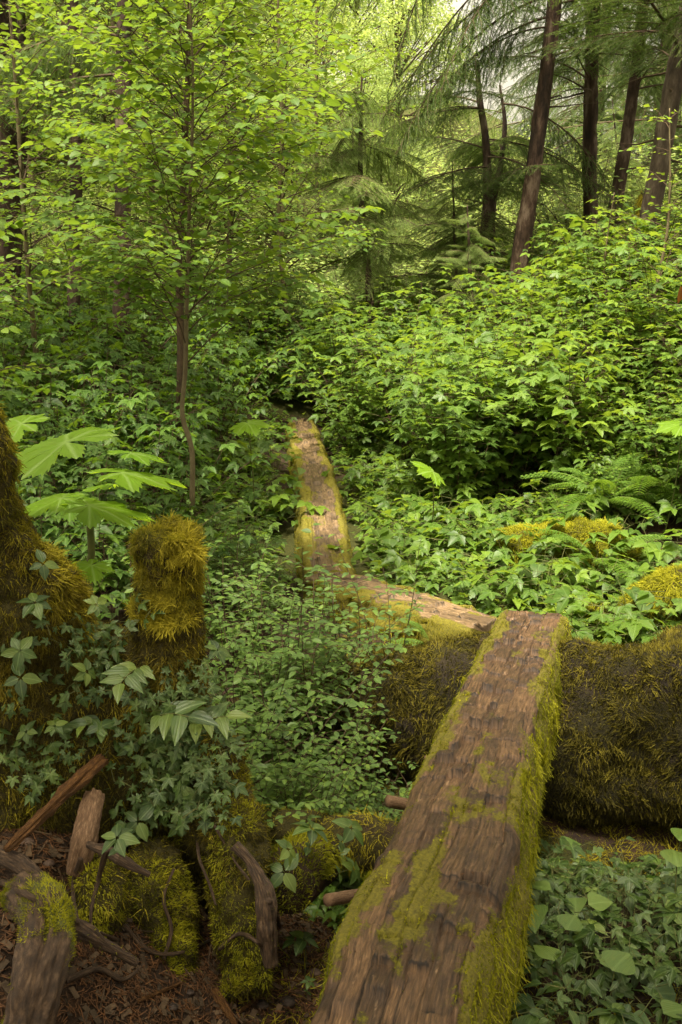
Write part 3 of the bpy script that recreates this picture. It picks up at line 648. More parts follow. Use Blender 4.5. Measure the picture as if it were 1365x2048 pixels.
for lab, u, v, s, m in [('rounded brown stone on the litter under the orange splinter', 98, 1732, .016, 'stone'), ('flat brown stone beside the pale root stub', 55, 1690, .02, 'stone'),
                        ('black bark chip at the bottom edge of the litter', 345, 2020, .015, 'slate'), ('grey bark chip left of the walkway foot', 525, 2015, .018, 'slate'),
                        ('second dark bark chip touching the walkway foot', 575, 2010, .022, 'slate'), ('brown stone just left of the walkway beside the bunchberry', 630, 1950, .018, 'stone'),
                        ('dark brown bark chip in the middle of the litter', 380, 1990, .012, 'slate')]:
    h = lay(u, v, .006); gg = Geo(); gg.tube(h+np.array([[-1, 0, -.05], [-.7, 0, 0], [0, .1, .1], [.7, .1, 0], [1, .1, -.05]])*s, np.array([.1, .6, .85, .6, .1])*s, 12, bump=s*.2, freq=30, flat=.55)
    tag(gg.build('stone' if m == 'stone' else 'bark_chip', M[m], origin=h), lab, 'stone' if m == 'stone' else 'bark chip')
# cut branch stubs by the walkway
for lab, a, b, r in [('pale sawn branch stub sticking out left of the walkway', P(775, 1602, 2.95), P(830, 1612, 2.98), .02), ('small sawn twig stub near the walkway', P(851, 1517, 3.2), P(880, 1522, 3.22), .011),
                     ('brown branch stub poking from under the walkway beside the bunchberry', P(655, 1800, 2.2), P(720, 1790, 2.28), .016)]:
    gg = Geo(); c = np.linspace(a, b, 8); gg.tube(c, r, 12, bump=.002, freq=30); tag(gg.build('branch_stub', M['cutwood'], origin=b), lab, 'branch stub')
gg = Geo(); hh = P(585, 1760, 2.45); c = bez([[*(hh+np.array([0, -.06, .02])), .07], [*(hh), .085], [*(hh+np.array([.05, .15, -.03])), .09]], 20); gg.tube(c[:, :3], c[:, 3], 20, bump=.012, freq=14)
t = thing('sawn_log', 'short sawn log end facing the camera left of the walkway', 'sawn log', hh-np.array([0, 0, .09])); gg.build('wood', M['rot'], t); BV.append(bv(gg))
moss_on(gg.arrays(), 3000, .018, 'moss', M['moss_green'], t, lambda c_, n_, k_: (n_[:, 2] > .1)*1., hang=.1, out=.9, tmpl=ST_S)
# ground moss and litter
near_arr = _near.arrays()
G0 = Geo(); qx = np.linspace(-1.6, 2.6, 200); qy = np.linspace(1.2, 5.5, 220); QX, QY = np.meshgrid(qx, qy); G0.grid(np.stack([QX, QY, ground(QX, QY)], -1), np.stack([QX, QY], -1), .5)
ga = G0.arrays()
o = moss_on(ga, 34000, .026, 'ground_moss', M['moss_gold'], None, lambda c_, n_, k_: (ss(.42, .6, fbm(c_*2.3, 44)))*ss(-.2, .1, c_[:, 0]-(-.15)*(c_[:, 1] < 2.6))*ss(5.4, 5, c_[:, 1]), hang=0, out=.8, up=.3)
tag(o, 'golden green moss spread over the ground', 'moss', kind='stuff')
needle_t = box_t(.0016, .022, .0012); flake = box_t(.012, .028, .002)
def litter(n, tm, m, name, lab, fn, sc=(.6, 1.5)):
    p, nn = sample(ga, n, fn); d = unit(np.cross(nn, rng.normal(0, 1, (n, 3)))+nn*rng.normal(0, .22, (n, 1)))
    G = Geo(); G.scatter(tm, p+nn*.004*rng.random((n, 1))*2, frames(d, nn)*rng.uniform(*sc, n)[:, None, None], rng.random(n)); tag(G.build(name, m, smooth=False), lab, 'litter', kind='stuff')
lit = lambda c_, n_, k_: ss(.05, -.1, c_[:, 0])*ss(3.0, 2.6, c_[:, 1])*(.2+fbm(c_*9, 3))
litter(26000, needle_t, M['needle'], 'needle_litter', 'rusty fallen needles over the ground below the stump', lit)
litter(2600, flake, M['twig'], 'bark_litter', 'brown bark flakes among the needles below the stump', lit, (.3, 1.3))

# ================================================================== VEGETATION
ALL = make_bvh()
UP = np.array([0, 0, 1.])
def curve3(p0, d0, ln, n=8, up=0., wob=.08, r=rng):
    """a wandering stem: returns points"""
    pts = [np.array(p0, float)]; d = unit(np.array(d0, float)); st = ln/(n-1)
    for k in range(n-1):
        d = unit(d+np.array([0, 0, up])/n+r.normal(0, wob, 3)); pts.append(pts[-1]+d*st)
    return np.array(pts)
def leaves_at(G, tmpl, pos, d, size, tilt=.25, var=(.2, .8), droop=.25):
    n = len(pos); d = np.array(d, float); d[:, 2] = d[:, 2]*.4-droop; d = unit(d+rng.normal(0, .12, (n, 3)))
    up = UP+rng.normal(0, tilt, (n, 3)); G.scatter(tmpl, pos, frames(d, up)*np.asarray(size)[:, None, None], rng.uniform(*var, n))

# ---- alders: trunk, branches with twigs, crown of separate leaves
def alder(name, label, cat, path, rads, n_br, blen, leaf, lm, tm, per=14, start=.22, group=None, tmpl=None, bark='alder_bark', upang=(.35, .9), nseg=10, part_branches=True, dens=1.):
    c = bez(np.column_stack([np.array(path), rads]), 60); t = thing(name, label, cat, c[0, :3], group)
    gg = Geo(); gg.tube(c[:, :3], c[:, 3], nseg, bump=rads[0]*.12, freq=9); gg.build('trunk', M[bark], t)
    LV = Geo(); TW = Geo()
    for k in range(n_br):
        q = start+(1-start)*((k+rng.random())/n_br)**.9; i = min(int(q*59), 58); p = c[i, :3]; r0 = c[i, 3]
        a = k*2.4+rng.normal(0, .3); ln = blen*(1.05-.75*max(0, (q-.35))/.65)*rng.uniform(.6, 1.1)
        e = rng.uniform(*upang); d = np.array([math.cos(a)*math.cos(e), math.sin(a)*math.cos(e), math.sin(e)])
        br = curve3(p, d, ln, 9, -.35, .06); rb = np.linspace(max(r0*.45, .004), .0018, 9)
        rb = rb*.75
        B = Geo() if part_branches and k < 95 else TW
        B.tube(br, rb, 6, cap=False)
        # twigs and leaves
        nt_ = max(3, int(ln/.085*dens)); pos = []; dr = []
        for m in range(nt_):
            f = .18+.82*(m+.5)/nt_; x = f*8; j = int(min(x, 7.99)); b = br[j]+(br[j+1]-br[j])*(x-j); bd = unit(br[j+1]-br[j])
            sd_ = unit(np.cross(bd, UP))*(1 if m % 2 else -1); td = unit(bd*.75+sd_*.9+rng.normal(0, .15, 3)); tl = ln*.34*(1.1-f*.7)*rng.uniform(.6, 1.2)+leaf
            tw = curve3(b, td, tl, 5, -.25, .05); B.tube(tw, np.linspace(.0022, .0009, 5), 4, cap=False)
            nl = max(2, int(tl/(leaf*.62)*dens))
            for h in range(nl):
                g_ = (h+.7)/nl; x = g_*4; j = int(min(x, 3.99)); pp = tw[j]+(tw[j+1]-tw[j])*(x-j); dd = unit(tw[j+1]-tw[j]); s2 = unit(np.cross(dd, UP))*(1 if h % 2 else -1)
                pos.append(pp); dr.append(dd*.6+s2*(.8 if h < nl-1 else .1))
        pos = np.array(pos); leaves_at(LV, tmpl or L_alder, pos, np.array(dr), leaf*rng.uniform(.55, 1.2, len(pos)), tilt=.3, var=(.05+.25*q, .65+.35*q), droop=.12)
        if B is not TW: B.build('branch', M['twig'], t)
    if TW.V: TW.build('twigs', M['twig'], t)
    LV.build('foliage', M[lm], t)
    return t
alder('alder_sapling', 'tall slender alder sapling with layered bright leaves behind the mossy stump stub', 'alder tree',
      [P(385, 1010, 5.0), P(384, 900, 5.0), P(365, 830, 5.0), P(371, 740, 5.0), P(374, 600, 5.0), P(378, 450, 5.0), P(384, 300, 5.0), P(386, 150, 5.0), P(380, -50, 5.0), P(384, -350, 5.0)],
      [.015, .013, .0125, .0115, .010, .009, .008, .006, .005, .003], 70, .98, .056, 'alder', None, start=.24, tmpl=L_alder_s, dens=1.3)
alder('alder_tree', 'dark crooked alder trunk close behind the slender sapling', 'alder tree',
      [P(358, 900, 7.2), P(362, 700, 7.2), P(358, 520, 7.2), P(366, 400, 7.2), P(372, 250, 7.2), P(378, 80, 7.2), P(385, -300, 7.2)],
      [.028, .027, .025, .022, .02, .015, .005], 60, 1.6, .06, 'alder', None, start=.25, bark='twig')
proto = alder('alder_tree', 'leafy young alder with thin stem at the far left edge', 'alder tree',
      [(0, 0, 0), (.03, 0, .8), (-.02, .03, 1.6), (.02, 0, 2.6), (0, 0, 3.6), (.05, 0, 4.6)], [.03, .026, .022, .018, .012, .004], 46, 1.35, .065, 'alder', None, start=.2, part_branches=False, dens=.8)
def place(o, x, y, rz=None, s=1., label=None, group=None, first=False, dz=-.03, parent_copy=True):
    if not first: o = copy_tree(o, label=label, group=group)
    else:
        if label: o['label'] = label
        if group: o['group'] = group
    o.location = (x, y, float(ground(x, y))+dz); o.rotation_euler = (0, 0, rng.uniform(0, 6.28) if rz is None else rz); o.scale = (s, s, s)
    return o
def xof(u, Y): return (u-682.5)/FPX*(Y*1.02)
for i, (u, Y, s, lab) in enumerate([(-60, 7.0, .95, 'leafy young alder with thin stem at the far left edge'), (90, 8.0, .85, 'leafy young alder between the left edge and the slender sapling'),
    (570, 12.5, 1.2, 'leafy young alder right of the slender sapling above the third walkway'), (60, 12.8, 1.4, 'taller young alder standing behind the far left one'), (270, 12.2, 1.35, 'young alder in the shade before the dark left trunks'),
    (470, 13.0, 1.4, 'farther young alder seen between the sapling and the pale hillside'), (-150, 5.2, .8, 'small young alder just outside the left edge reaching in')]):
    place(proto, xof(u, Y), Y, s=s, label=lab, first=(i == 0))
sap = alder('alder_sapling', 'bright leafy sapling in front of the leaning trunks at upper right', 'sapling', [(0, 0, 0), (.03, 0, .6), (-.02, .03, 1.2), (.02, 0, 1.9)], [.015, .012, .009, .003], 26, .6, .05, 'berry', None, start=.15, part_branches=False, tmpl=L_far)
place(sap, xof(1290, 8.6), 8.6, s=1.25, first=True)
place(sap, xof(1390, 7.6), 7.6, s=1.1, label='bright leafy sapling at the upper right edge')
place(sap, xof(1190, 9.6), 9.6, s=.9, label='small leafy sapling under the second dark conifer trunk')

# ---- conifers
def conifer_branch(ln, seed, hang=.5, twn=26, need=.02, spread=.42, nd=.009, lm='conifer'):
    r = np.random.default_rng(seed); G = Geo(); n = 12
    t = np.linspace(0, 1, n); ax = np.stack([0*t+r.normal(0, .02, n).cumsum()*.5, t*ln, .12*t*ln-.38*t*t*ln*hang*1.5], -1)
    W = Geo(); W.tube(ax, np.linspace(.007, .0015, n)*max(1, ln), 5, cap=False); NP = []; ND = []; NU = []
    def needles(tw, dens):
        L = np.linalg.norm(np.diff(tw, axis=0), axis=1).sum(); k = max(3, int(L/nd)); x = np.linspace(0, len(tw)-1.001, k); j = x.astype(int)
        p = tw[j]+(tw[j+1]-tw[j])*(x-j)[:, None]; d = unit(tw[j+1]-tw[j])
        for s in (-1, 1):
            sd = unit(np.cross(d, UP)+1e-4)*s; NP.append(p); ND.append(unit(d*.75+sd*.75+r.normal(0, .18, (k, 3)))); NU.append(np.tile(UP, (k, 1)))
    for k in range(twn):
        f = .12+.88*(k+r.random()*.6)/twn; x = f*(n-1); j = int(min(x, n-1.01)); b = ax[j]+(ax[j+1]-ax[j])*(x-j)
        s = 1 if k % 2 else -1; l2 = ln*spread*(1.15-f)*r.uniform(.7, 1.15)+.08
        tw = curve3(b, np.array([s*.85, .65, -.1]), l2, 6, -hang*1.6, .06, r); W.tube(tw, np.linspace(.004, .0015, 6), 4, cap=False); needles(tw, 1)
        for m in range(int(l2/.07)):
            g_ = (m+.6)/int(l2/.07+1); x = g_*5; j = int(min(x, 4.99)); b2 = tw[j]+(tw[j+1]-tw[j])*(x-j); dd = unit(tw[j+1]-tw[j]); s2 = 1 if m % 2 else -1
            t3 = curve3(b2, dd*.7+unit(np.cross(dd, UP))*s2*.8, .05+.32*l2*(1-g_*.6)*r.uniform(.6, 1.1), 4, -hang*1.8, .05, r); needles(t3, 1)
    p = np.concatenate(NP); d = np.concatenate(ND); u_ = np.concatenate(NU)
    nt_ = T([(-.075, 0, 0), (.075, 0, 0), (.03, 1, -.08), (-.03, 1, -.08)], [(0, 1, 2, 3)])
    G.scatter(nt_, p, frames(d, u_+r.normal(0, .4, p.shape))*need*r.uniform(.7, 1.2, len(p))[:, None, None], np.clip(.2+.5*r.random(len(p))+.5*(vn(p*6, 3)-.5), 0, 1))
    return W.mesh('branch_wood', M['twig']), G.mesh('needles', M[lm], smooth=False)
CB = [conifer_branch(1.9, 10+i, hang=h, need=.03, nd=.011) for i, h in enumerate((.35, .7, 1.0))]
CS = [conifer_branch(1.0, 30+i, hang=h, need=.028, lm='conifer_lt', twn=32, nd=.01) for i, h in enumerate((.25, .5, .7))]
def add_branch(par, prs, loc, az, el, s, tilt=0.):
    wme, nme = prs
    o = bpy.data.objects.new('branch', wme); COL.objects.link(o); o.parent = par; o.location = loc; o.scale = (s, s, s)
    o.rotation_euler = (el, tilt, az-math.pi/2)
    q = bpy.data.objects.new('needles', nme); COL.objects.link(q); q.parent = o
def conifer(label, pts, rads, bark, brs, name='conifer_tree', cat='conifer', pool=CB, group=None, n=14, bumpf=.1):
    """brs: list of (height along trunk 0..1, azimuth deg, elevation deg, scale)"""
    c = bez(np.column_stack([np.array(pts), rads]), 60); t = thing(name, label, cat, c[0, :3], group)
    gg = Geo(); gg.tube(c[:, :3], c[:, 3], n*2 if n > 13 else n, bump=rads[0]*bumpf, freq=5, seed=len(label), groove=.18 if n > 13 else 0); gg.build('trunk', M[bark], t)
    for q, az, el, s in brs:
        i = int(q*59); p = c[i, :3]-c[0, :3]; add_branch(t, pool[rng.integers(len(pool))], p, R(az), R(el), s, rng.normal(0, .12))
    # bare dead twigs on the lower trunk
    for k in range(9):
        q = rng.uniform(.12, .6); i = int(q*59); a = rng.uniform(0, 6.28); b = Geo(); d = np.array([math.cos(a), math.sin(a), rng.uniform(-.2, .5)])
        tw = curve3(c[i, :3]+d*c[i, 3]*.8, d, rng.uniform(.3, 1.1), 8, -.3, .14); b.tube(tw, np.linspace(c[i, 3]*.12+.003, .002, 8), 5, cap=False)
        b.build('dead_branch', M['twig'], t)
    return t
def brset(n, q0, q1, s0, s1, el=(-10, 20), az=None):
    return [(rng.uniform(q0, q1), rng.uniform(0, 360) if az is None else rng.uniform(*az), rng.uniform(*el), rng.uniform(s0, s1)) for _ in range(n)]
def onz(u, Y): x = xof(u, Y); return np.array([x, Y, float(ground(x, Y))-.1])
def trunkpts(ulist, vlist, Y): return [P(u, v, Y) for u, v in zip(ulist, vlist)]
conifer('reddish conifer trunk leaning right, nearest and leftmost of the large right hand trunks', [onz(1022, 12.5)]+trunkpts([1040, 1062, 1086, 1110, 1122, 1135], [530, 380, 200, 0, -200, -520], 12.5),
        [.14, .115, .1, .092, .085, .08, .05], 'bark_red', brset(12, .62, 1., .8, 1.2, (0, 20), (-70, 100))+[(.6, 165, -15, 1.1), (.64, 190, -20, 1.2), (.68, 172, -25, 1.3), (.7, 205, -20, 1.1), (.74, 176, -30, 1.3), (.84, 176, -22, 1.6), (.87, 170, -28, 1.6), (.9, 184, -32, 1.6), (.58, 185, -10, .9)], n=22)
conifer('straight dark conifer trunk, second from the left at upper right', [onz(1195, 14)]+trunkpts([1190, 1180, 1182, 1188, 1190, 1190], [500, 380, 200, 0, -200, -520], 14), [.14, .11, .1, .095, .09, .085, .07], 'bark', brset(26, .42, 1., .8, 1.3, (0, 30)), n=20)
conifer('dark trunk with pale lichen leaning between the straight conifer and the pale trunk', [onz(1210, 15)]+trunkpts([1225, 1245, 1262, 1282, 1295, 1310], [460, 330, 220, 60, -120, -450], 15), [.12, .105, .095, .085, .08, .07, .05], 'bark', brset(26, .4, 1., .8, 1.3, (0, 30)), n=20)
conifer('pale grey leaning conifer trunk at the right edge', [onz(1280, 11.5)]+trunkpts([1295, 1320, 1350, 1385, 1410, 1440], [480, 330, 150, -30, -200, -500], 11.5), [.13, .115, .11, .1, .09, .08, .06], 'bark_pale', brset(34, .5, 1., .8, 1.4, (0, 25)), n=20)
conifer('thin bare black trunk of a young conifer right of the third walkway', [onz(742, 13)]+trunkpts([740, 732, 722, 722, 724], [600, 500, 380, 250, 150], 13), [.06, .05, .045, .035, .025, .01], 'bark', brset(26, .5, 1., .7, 1.15, (-30, 10)), pool=CS, n=12)
conifer('slim dark conifer trunk left of the reddish leaning one', [onz(966, 14)]+trunkpts([968, 975, 972, 960, 955], [540, 380, 280, 200, 120], 14), [.075, .065, .06, .05, .04, .02], 'bark', brset(22, .35, 1., .8, 1.3, (-20, 15)), pool=CS+CB, n=12)
conifer('slender twin trunk leaning beside the slim dark conifer', [onz(980, 14.3)]+trunkpts([985, 1000, 1010, 1000], [440, 340, 250, 170], 14.3), [.05, .045, .04, .03, .015], 'bark', brset(14, .45, 1., .8, 1.2, (-20, 15)), pool=CS+CB, n=12)
conifer('tall dark conifer trunk at the far upper left corner', [onz(20, 10.6)]+trunkpts([20, 15, 12, 10], [300, 100, -50, -400], 10.6), [.12, .11, .1, .09, .06], 'bark', brset(16, .5, 1., .6, 1., (-10, 15)), n=16)
conifer('slimmer conifer trunk second from the upper left corner', [onz(42, 11.4)]+trunkpts([44, 42, 40], [300, 50, -400], 11.4), [.07, .06, .055, .04], 'bark', brset(12, .5, 1., .6, 1., (-10, 15)), n=14)
conifer('dark conifer trunk left of the slender sapling, third from the corner', [onz(155, 9.8)]+trunkpts([153, 150, 146, 144], [330, 150, 0, -400], 9.8), [.065, .06, .055, .05, .04], 'bark', brset(12, .5, 1., .6, 1., (-10, 15)), n=14)
conifer('broad dark conifer trunk directly behind the slender sapling crown', [onz(246, 9.2)]+trunkpts([246, 247, 250, 252], [440, 200, 0, -400], 9.2), [.085, .075, .07, .065, .05], 'bark', brset(12, .5, 1., .6, 1., (-10, 15)), n=16)
for lab, u, v0, Y in [('young hemlock with light drooping sprays right of the thin black trunk', 760, 230, 15), ('young hemlock with drooping tiers left of the slim dark trunk', 905, 330, 13.5), ('small hemlock with an arching top over the bank shrubs', 935, 410, 11.8),
                      ('feathery hemlock behind the reddish leaning trunk', 1120, 300, 16.5), ('feathery hemlock filling the gap between the two dark right trunks', 1225, 200, 18), ('pale feathery hemlock before the hillside in the upper middle', 705, 210, 17.5)]:
    b = onz(u, Y); tp = P(u, v0, Y); H = tp[2]-b[2]
    br = []
    for k in range(64):
        q = .12+.87*k/64; br.append((q, k*137.5, rng.uniform(-25, 15), (1.25-q)*1.1*rng.uniform(.45, 1.15)*min(1.2, H/3.2)))
    conifer(lab, [b, b+(tp-b)*.5+np.array([.03, 0, 0]), tp], [.045, .03, .006], 'bark', br, name='young_hemlock', cat='young conifer', pool=CS, n=8)
# far conifers closing the right
for i, (u, Y) in enumerate([(1150, 27), (1262, 24), (1420, 21), (-30, 24), (90, 27), (330, 30)]):
    b = onz(u, Y); H = 11
    br = [(.15+.84*k/44, k*137.5, rng.uniform(-15, 10), (1.2-k/44)*1.9) for k in range(44)]
    o = conifer('tall feathery conifer in the background behind the nearer trunks', [b, b+np.array([.1, 0, H*.5]), b+np.array([0, 0, H])], [.18, .12, .03], 'bark', br, pool=CB, group='background conifers', n=10)

# ---- far broadleaf hillside trees
def crown_tree(seed, H=7., Rr=2.6, nl=9000, leaf=.1, lm='alder_hazed', clumps=46):
    r = np.random.default_rng(seed); t = thing('alder_tree', 'broadleaf tree on the hillside, haze put into its pale green leaves', 'broadleaf tree', (0, 0, 0), 'hillside broadleaf trees')
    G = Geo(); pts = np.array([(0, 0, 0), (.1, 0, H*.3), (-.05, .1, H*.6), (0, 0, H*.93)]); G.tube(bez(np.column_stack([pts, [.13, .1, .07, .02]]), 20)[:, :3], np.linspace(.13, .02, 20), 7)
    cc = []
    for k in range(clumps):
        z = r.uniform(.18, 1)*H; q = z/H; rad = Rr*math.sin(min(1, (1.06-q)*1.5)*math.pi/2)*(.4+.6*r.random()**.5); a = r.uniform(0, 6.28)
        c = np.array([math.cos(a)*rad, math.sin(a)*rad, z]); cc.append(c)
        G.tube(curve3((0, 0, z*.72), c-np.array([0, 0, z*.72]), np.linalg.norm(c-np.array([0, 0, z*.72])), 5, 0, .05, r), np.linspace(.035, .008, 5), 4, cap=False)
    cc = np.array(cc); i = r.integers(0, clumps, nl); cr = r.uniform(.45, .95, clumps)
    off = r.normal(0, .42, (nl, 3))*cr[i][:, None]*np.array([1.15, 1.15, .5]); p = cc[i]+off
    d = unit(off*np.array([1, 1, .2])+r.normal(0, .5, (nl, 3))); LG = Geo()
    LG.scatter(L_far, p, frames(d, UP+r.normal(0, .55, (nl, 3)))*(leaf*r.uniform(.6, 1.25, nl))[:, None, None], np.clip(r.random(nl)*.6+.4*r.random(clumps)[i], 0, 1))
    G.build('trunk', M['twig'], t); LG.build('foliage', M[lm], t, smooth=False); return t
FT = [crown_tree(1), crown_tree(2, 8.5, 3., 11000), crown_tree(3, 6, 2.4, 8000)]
used = set()
def place_any(protos, x, y, s=1., label=None, group=None, dz=-.05, sz=None, rz=None):
    i = rng.integers(len(protos)); o = protos[i]
    if o.name in used: o = copy_tree(o, label=label, group=group)
    used.add(protos[i].name)
    if label: o['label'] = label
    o.location = (x, y, float(ground(x, y))+dz); o.rotation_euler = (0, 0, rng.uniform(0, 6.28) if rz is None else rz); o.scale = (s, s, s if sz is None else sz)
    return o
for row, (Y, n, s) in enumerate([(22, 6, .62), (27, 8, .8), (33, 9, 1.), (40, 10, 1.15), (48, 11, 1.3), (58, 11, 1.4)]):
    for k in range(n):
        u = -120+1500*(k+.5+rng.uniform(-.25, .25))/n; y = Y+rng.uniform(-2, 2)
        sc = s*rng.uniform(.85, 1.15)*(1-.6*ss(800, 960, u))
        if (860 < u < 1120 and Y > 21) or (800 < u < 1180 and Y > 39): continue
        place_any(FT, xof(u, y), y, sc)

# ---- shrubs
def shrub(name, label, cat, group, seed, H=1.0, W=.6, canes=9, tmpl=TRI, leaf=.11, lm='berry', gap=.07, q0=.25, droop=.3, stem='twig', cr=.0045, twigs=False, bend=-.9):
    r = np.random.default_rng(seed); t = thing(name, label, cat, (0, 0, 0), group); S = Geo(); L = Geo()
    for k in range(canes):
        a = k*2.4+r.normal(0, .4); e = r.uniform(.1, 1.)*W/H; h = H*r.uniform(.65, 1.12)
        c = curve3((math.cos(a)*.03, math.sin(a)*.03, -.02), (math.cos(a)*e*.6, math.sin(a)*e*.6, 1), h*(1+.3*e), 12, bend*e, .06, r); S.tube(c, np.linspace(cr, cr*.3, 12), 5, cap=False)
        segs = [(c, q0)]
        if twigs:
            for m in range(int(h/.085)):
                f = .3+.68*(m+.5)/int(h/.085); j = int(f*10); a2 = r.uniform(0, 6.28); tw = curve3(c[j], (math.cos(a2), math.sin(a2), .5), h*.28*r.uniform(.6, 1.2), 7, -.2, .08, r)
                S.tube(tw, np.linspace(cr*.45, cr*.2, 7), 4, cap=False); segs.append((tw, .15))
        for sg, f0 in segs:
            ln = np.linalg.norm(np.diff(sg, axis=0), axis=1).sum(); n = max(3, int(ln*(1-f0)/gap)); m = len(sg)-1
            pos = []; dr = []
            for h_ in range(n):
                f = f0+(1-f0)*(h_+.8)/n; x = f*m; j = int(min(x, m-.01)); p = sg[j]+(sg[j+1]-sg[j])*(x-j); ta = unit(sg[j+1]-sg[j])
                if twigs: sd = unit(np.cross(ta, UP)+1e-5)*(1 if h_ % 2 else -1); dd = ta*.6+sd*.8; pl = .003
                else: aa = h_*2.4+a; dd = np.array([math.cos(aa), math.sin(aa), .15]); pl = leaf*r.uniform(.3, 1.3)
                pos.append(p+unit(dd)*pl); dr.append(dd)
                if pl > .02: S.tube(np.array([p, p+unit(dd)*pl]), [.0015, .001], 3, cap=False)
            pos = np.array(pos); leaves_at(L, tmpl, pos, np.array(dr), leaf*r.uniform(.6, 1.2, len(pos)), .22, (.1, .75), droop)
    # brighter young leaves at the tips
    S.build('stems', M[stem], t); L.build('foliage', M[lm], t); return t
G_R = 'leafy berry shrubs on the bank'
BS = [shrub('berry_shrub', 'leafy berry shrub in the dense thicket on the bank', 'berry shrub', G_R, 100+i, H=h, W=w_, canes=c_, tmpl=tp, leaf=lf, gap=.04, droop=.16) for i, (h, w_, c_, tp, lf) in enumerate([(1., .75, 12, TRI, .12), (1.15, .8, 14, MAPLE, .105), (.9, .8, 17, TRI, .085), (1.05, .8, 15, MAPLE, .085)])]
BS += [shrub('berry_shrub', 'leafy berry shrub in the dense thicket on the bank', 'berry shrub', G_R, 110+i, H=h, W=.8, canes=c_, tmpl=tp, leaf=lf, gap=.04, twigs=tw_, cr=.004, droop=.15) for i, (h, c_, tp, lf, tw_) in enumerate([(1.15, 9, L_alder, .06, True), (1.25, 8, TRI, .075, False)])]
G_L = 'shaded shrubs on the left slope'
DS = [shrub('berry_shrub', 'dark shaded leafy shrub on the slope left of the path', 'berry shrub', G_L, 120+i, H=h, W=.75, canes=12, tmpl=tp, leaf=lf, gap=.055, lm='berry_shaded') for i, (h, tp, lf) in enumerate([(.95, TRI, .095), (.85, MAPLE, .085)])]
G_B = 'small-leaved huckleberry bushes in the hollow'
HS = [shrub('huckleberry_bush', 'fine-leaved huckleberry bush in the hollow between stump and walkway', 'huckleberry bush', G_B, 140+i, H=h, W=.8, canes=c_+4, tmpl=L_huck, leaf=.044, lm='huckle', gap=.026, twigs=True, cr=.0035, stem='twig', droop=.1, bend=-.5) for i, (h, c_) in enumerate([(.85, 11), (.7, 10)])]
G_H = 'low herbs beside the path'
LS = [shrub('leafy_herb', 'low leafy herb on the ground beside the log path', 'herb', G_H, 160+i, H=.26, W=.34, canes=16, tmpl=tp, leaf=lf, gap=.06, lm='berry', stem='stem', cr=.0022, q0=.35) for i, (tp, lf) in enumerate([(TRI, .075), (MAPLE, .06), (L_lily, .07)])]
def path_x(y):                # the path the shrubs keep clear of
    return np.interp(y, [1.5, 4.5, 5.5, 6.4, 8, 11, 12], [.15, .85, .0, -.1, -.2, -.45, -.3])
cnt = {'r': 0, 'l': 0, 'h': 0}
def clear(x, y, w):
    if y < 5.3: return False
    return abs(x-path_x(y)) > w
# right bank and behind the path
pts = []
tries = 0
while len(pts) < 215 and tries < 9000:
    tries += 1; y = rng.uniform(5.6, 15.5); x = rng.uniform(-.6, .46*y+.4)
    lim = 1.0+.25*max(0, 6.6-y) if y < 9 else .45
    if y < 11.3 and x-path_x(y) < lim: continue
    if y < 7.3 and x < 2.6-(y-5.6)*.35: continue
    if any((x-a)**2+(y-b)**2 < (.045*y)**2 for a, b in pts): continue
    pts.append((x, y))
pts += [(-.35, 12.8), (.1, 12.9), (-.9, 12.6), (.7, 12.3), (-.3, 13.4), (-1.2, 12.6), (0, 13.6)]
for x, y in pts: place_any(BS, x, y, rng.uniform(.7, 1.3)*(.62+.38*ss(5.4, 8.5, y)), sz=None)
pts = []; tries = 0
while len(pts) < 150 and tries < 9000:
    tries += 1; y = rng.uniform(4.6, 15); x = rng.uniform(-.52*y-.5, -.1)
    if y < 11.3 and path_x(y)-x < (1.0 if y < 8.5 else .8): continue
    if y < 5.6 and x > -.9: continue
    if any((x-a)**2+(y-b)**2 < (.05*y)**2 for a, b in pts): continue
    pts.append((x, y))
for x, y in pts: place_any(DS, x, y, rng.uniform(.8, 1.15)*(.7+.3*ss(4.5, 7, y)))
# hollow
for i, (u, Y, s) in enumerate([(560, 3.3, .9), (640, 3.6, .85), (720, 3.7, .7), (500, 3.9, 1.), (600, 4.1, 1.), (660, 4.2, .75), (470, 4.5, 1.), (500, 4.9, .7), (780, 4.15, .42), (600, 3.0, .75), (680, 3.2, .6), (450, 3.1, .8), (430, 3.5, .8), (520, 3.05, .6), (610, 3.15, .65), (740, 3.35, .5), (480, 5.3, .9), (845, 4.3, .3)]):
    place_any(HS, xof(u, Y), Y, s)
# low herbs right of the path and around
pts = []; tries = 0
while len(pts) < 165 and tries < 20000:
    tries += 1; y = rng.uniform(4.5, 10); x = rng.uniform(-1.0, 3.4)
    if y < 4.95 and abs(x-.8) < .35: continue
    if 4.4 < y < 5.75 and abs((x-.05)-(y-5.4)*-.78) < .2 and x < .9: continue
    if y >= 5.3 and abs(x-path_x(y)) < .36: continue
    if 4.2 < y < 5.5 and x < .75: continue
    if y > 6 and (x-path_x(y) > 1.7 or x-path_x(y) < -.8): continue
    if any((x-a)**2+(y-b)**2 < (.032*y)**2 for a, b in pts): continue
    pts.append((x, y))
for x, y in pts: place_any(LS, x, y, rng.uniform(.6, 1.6))

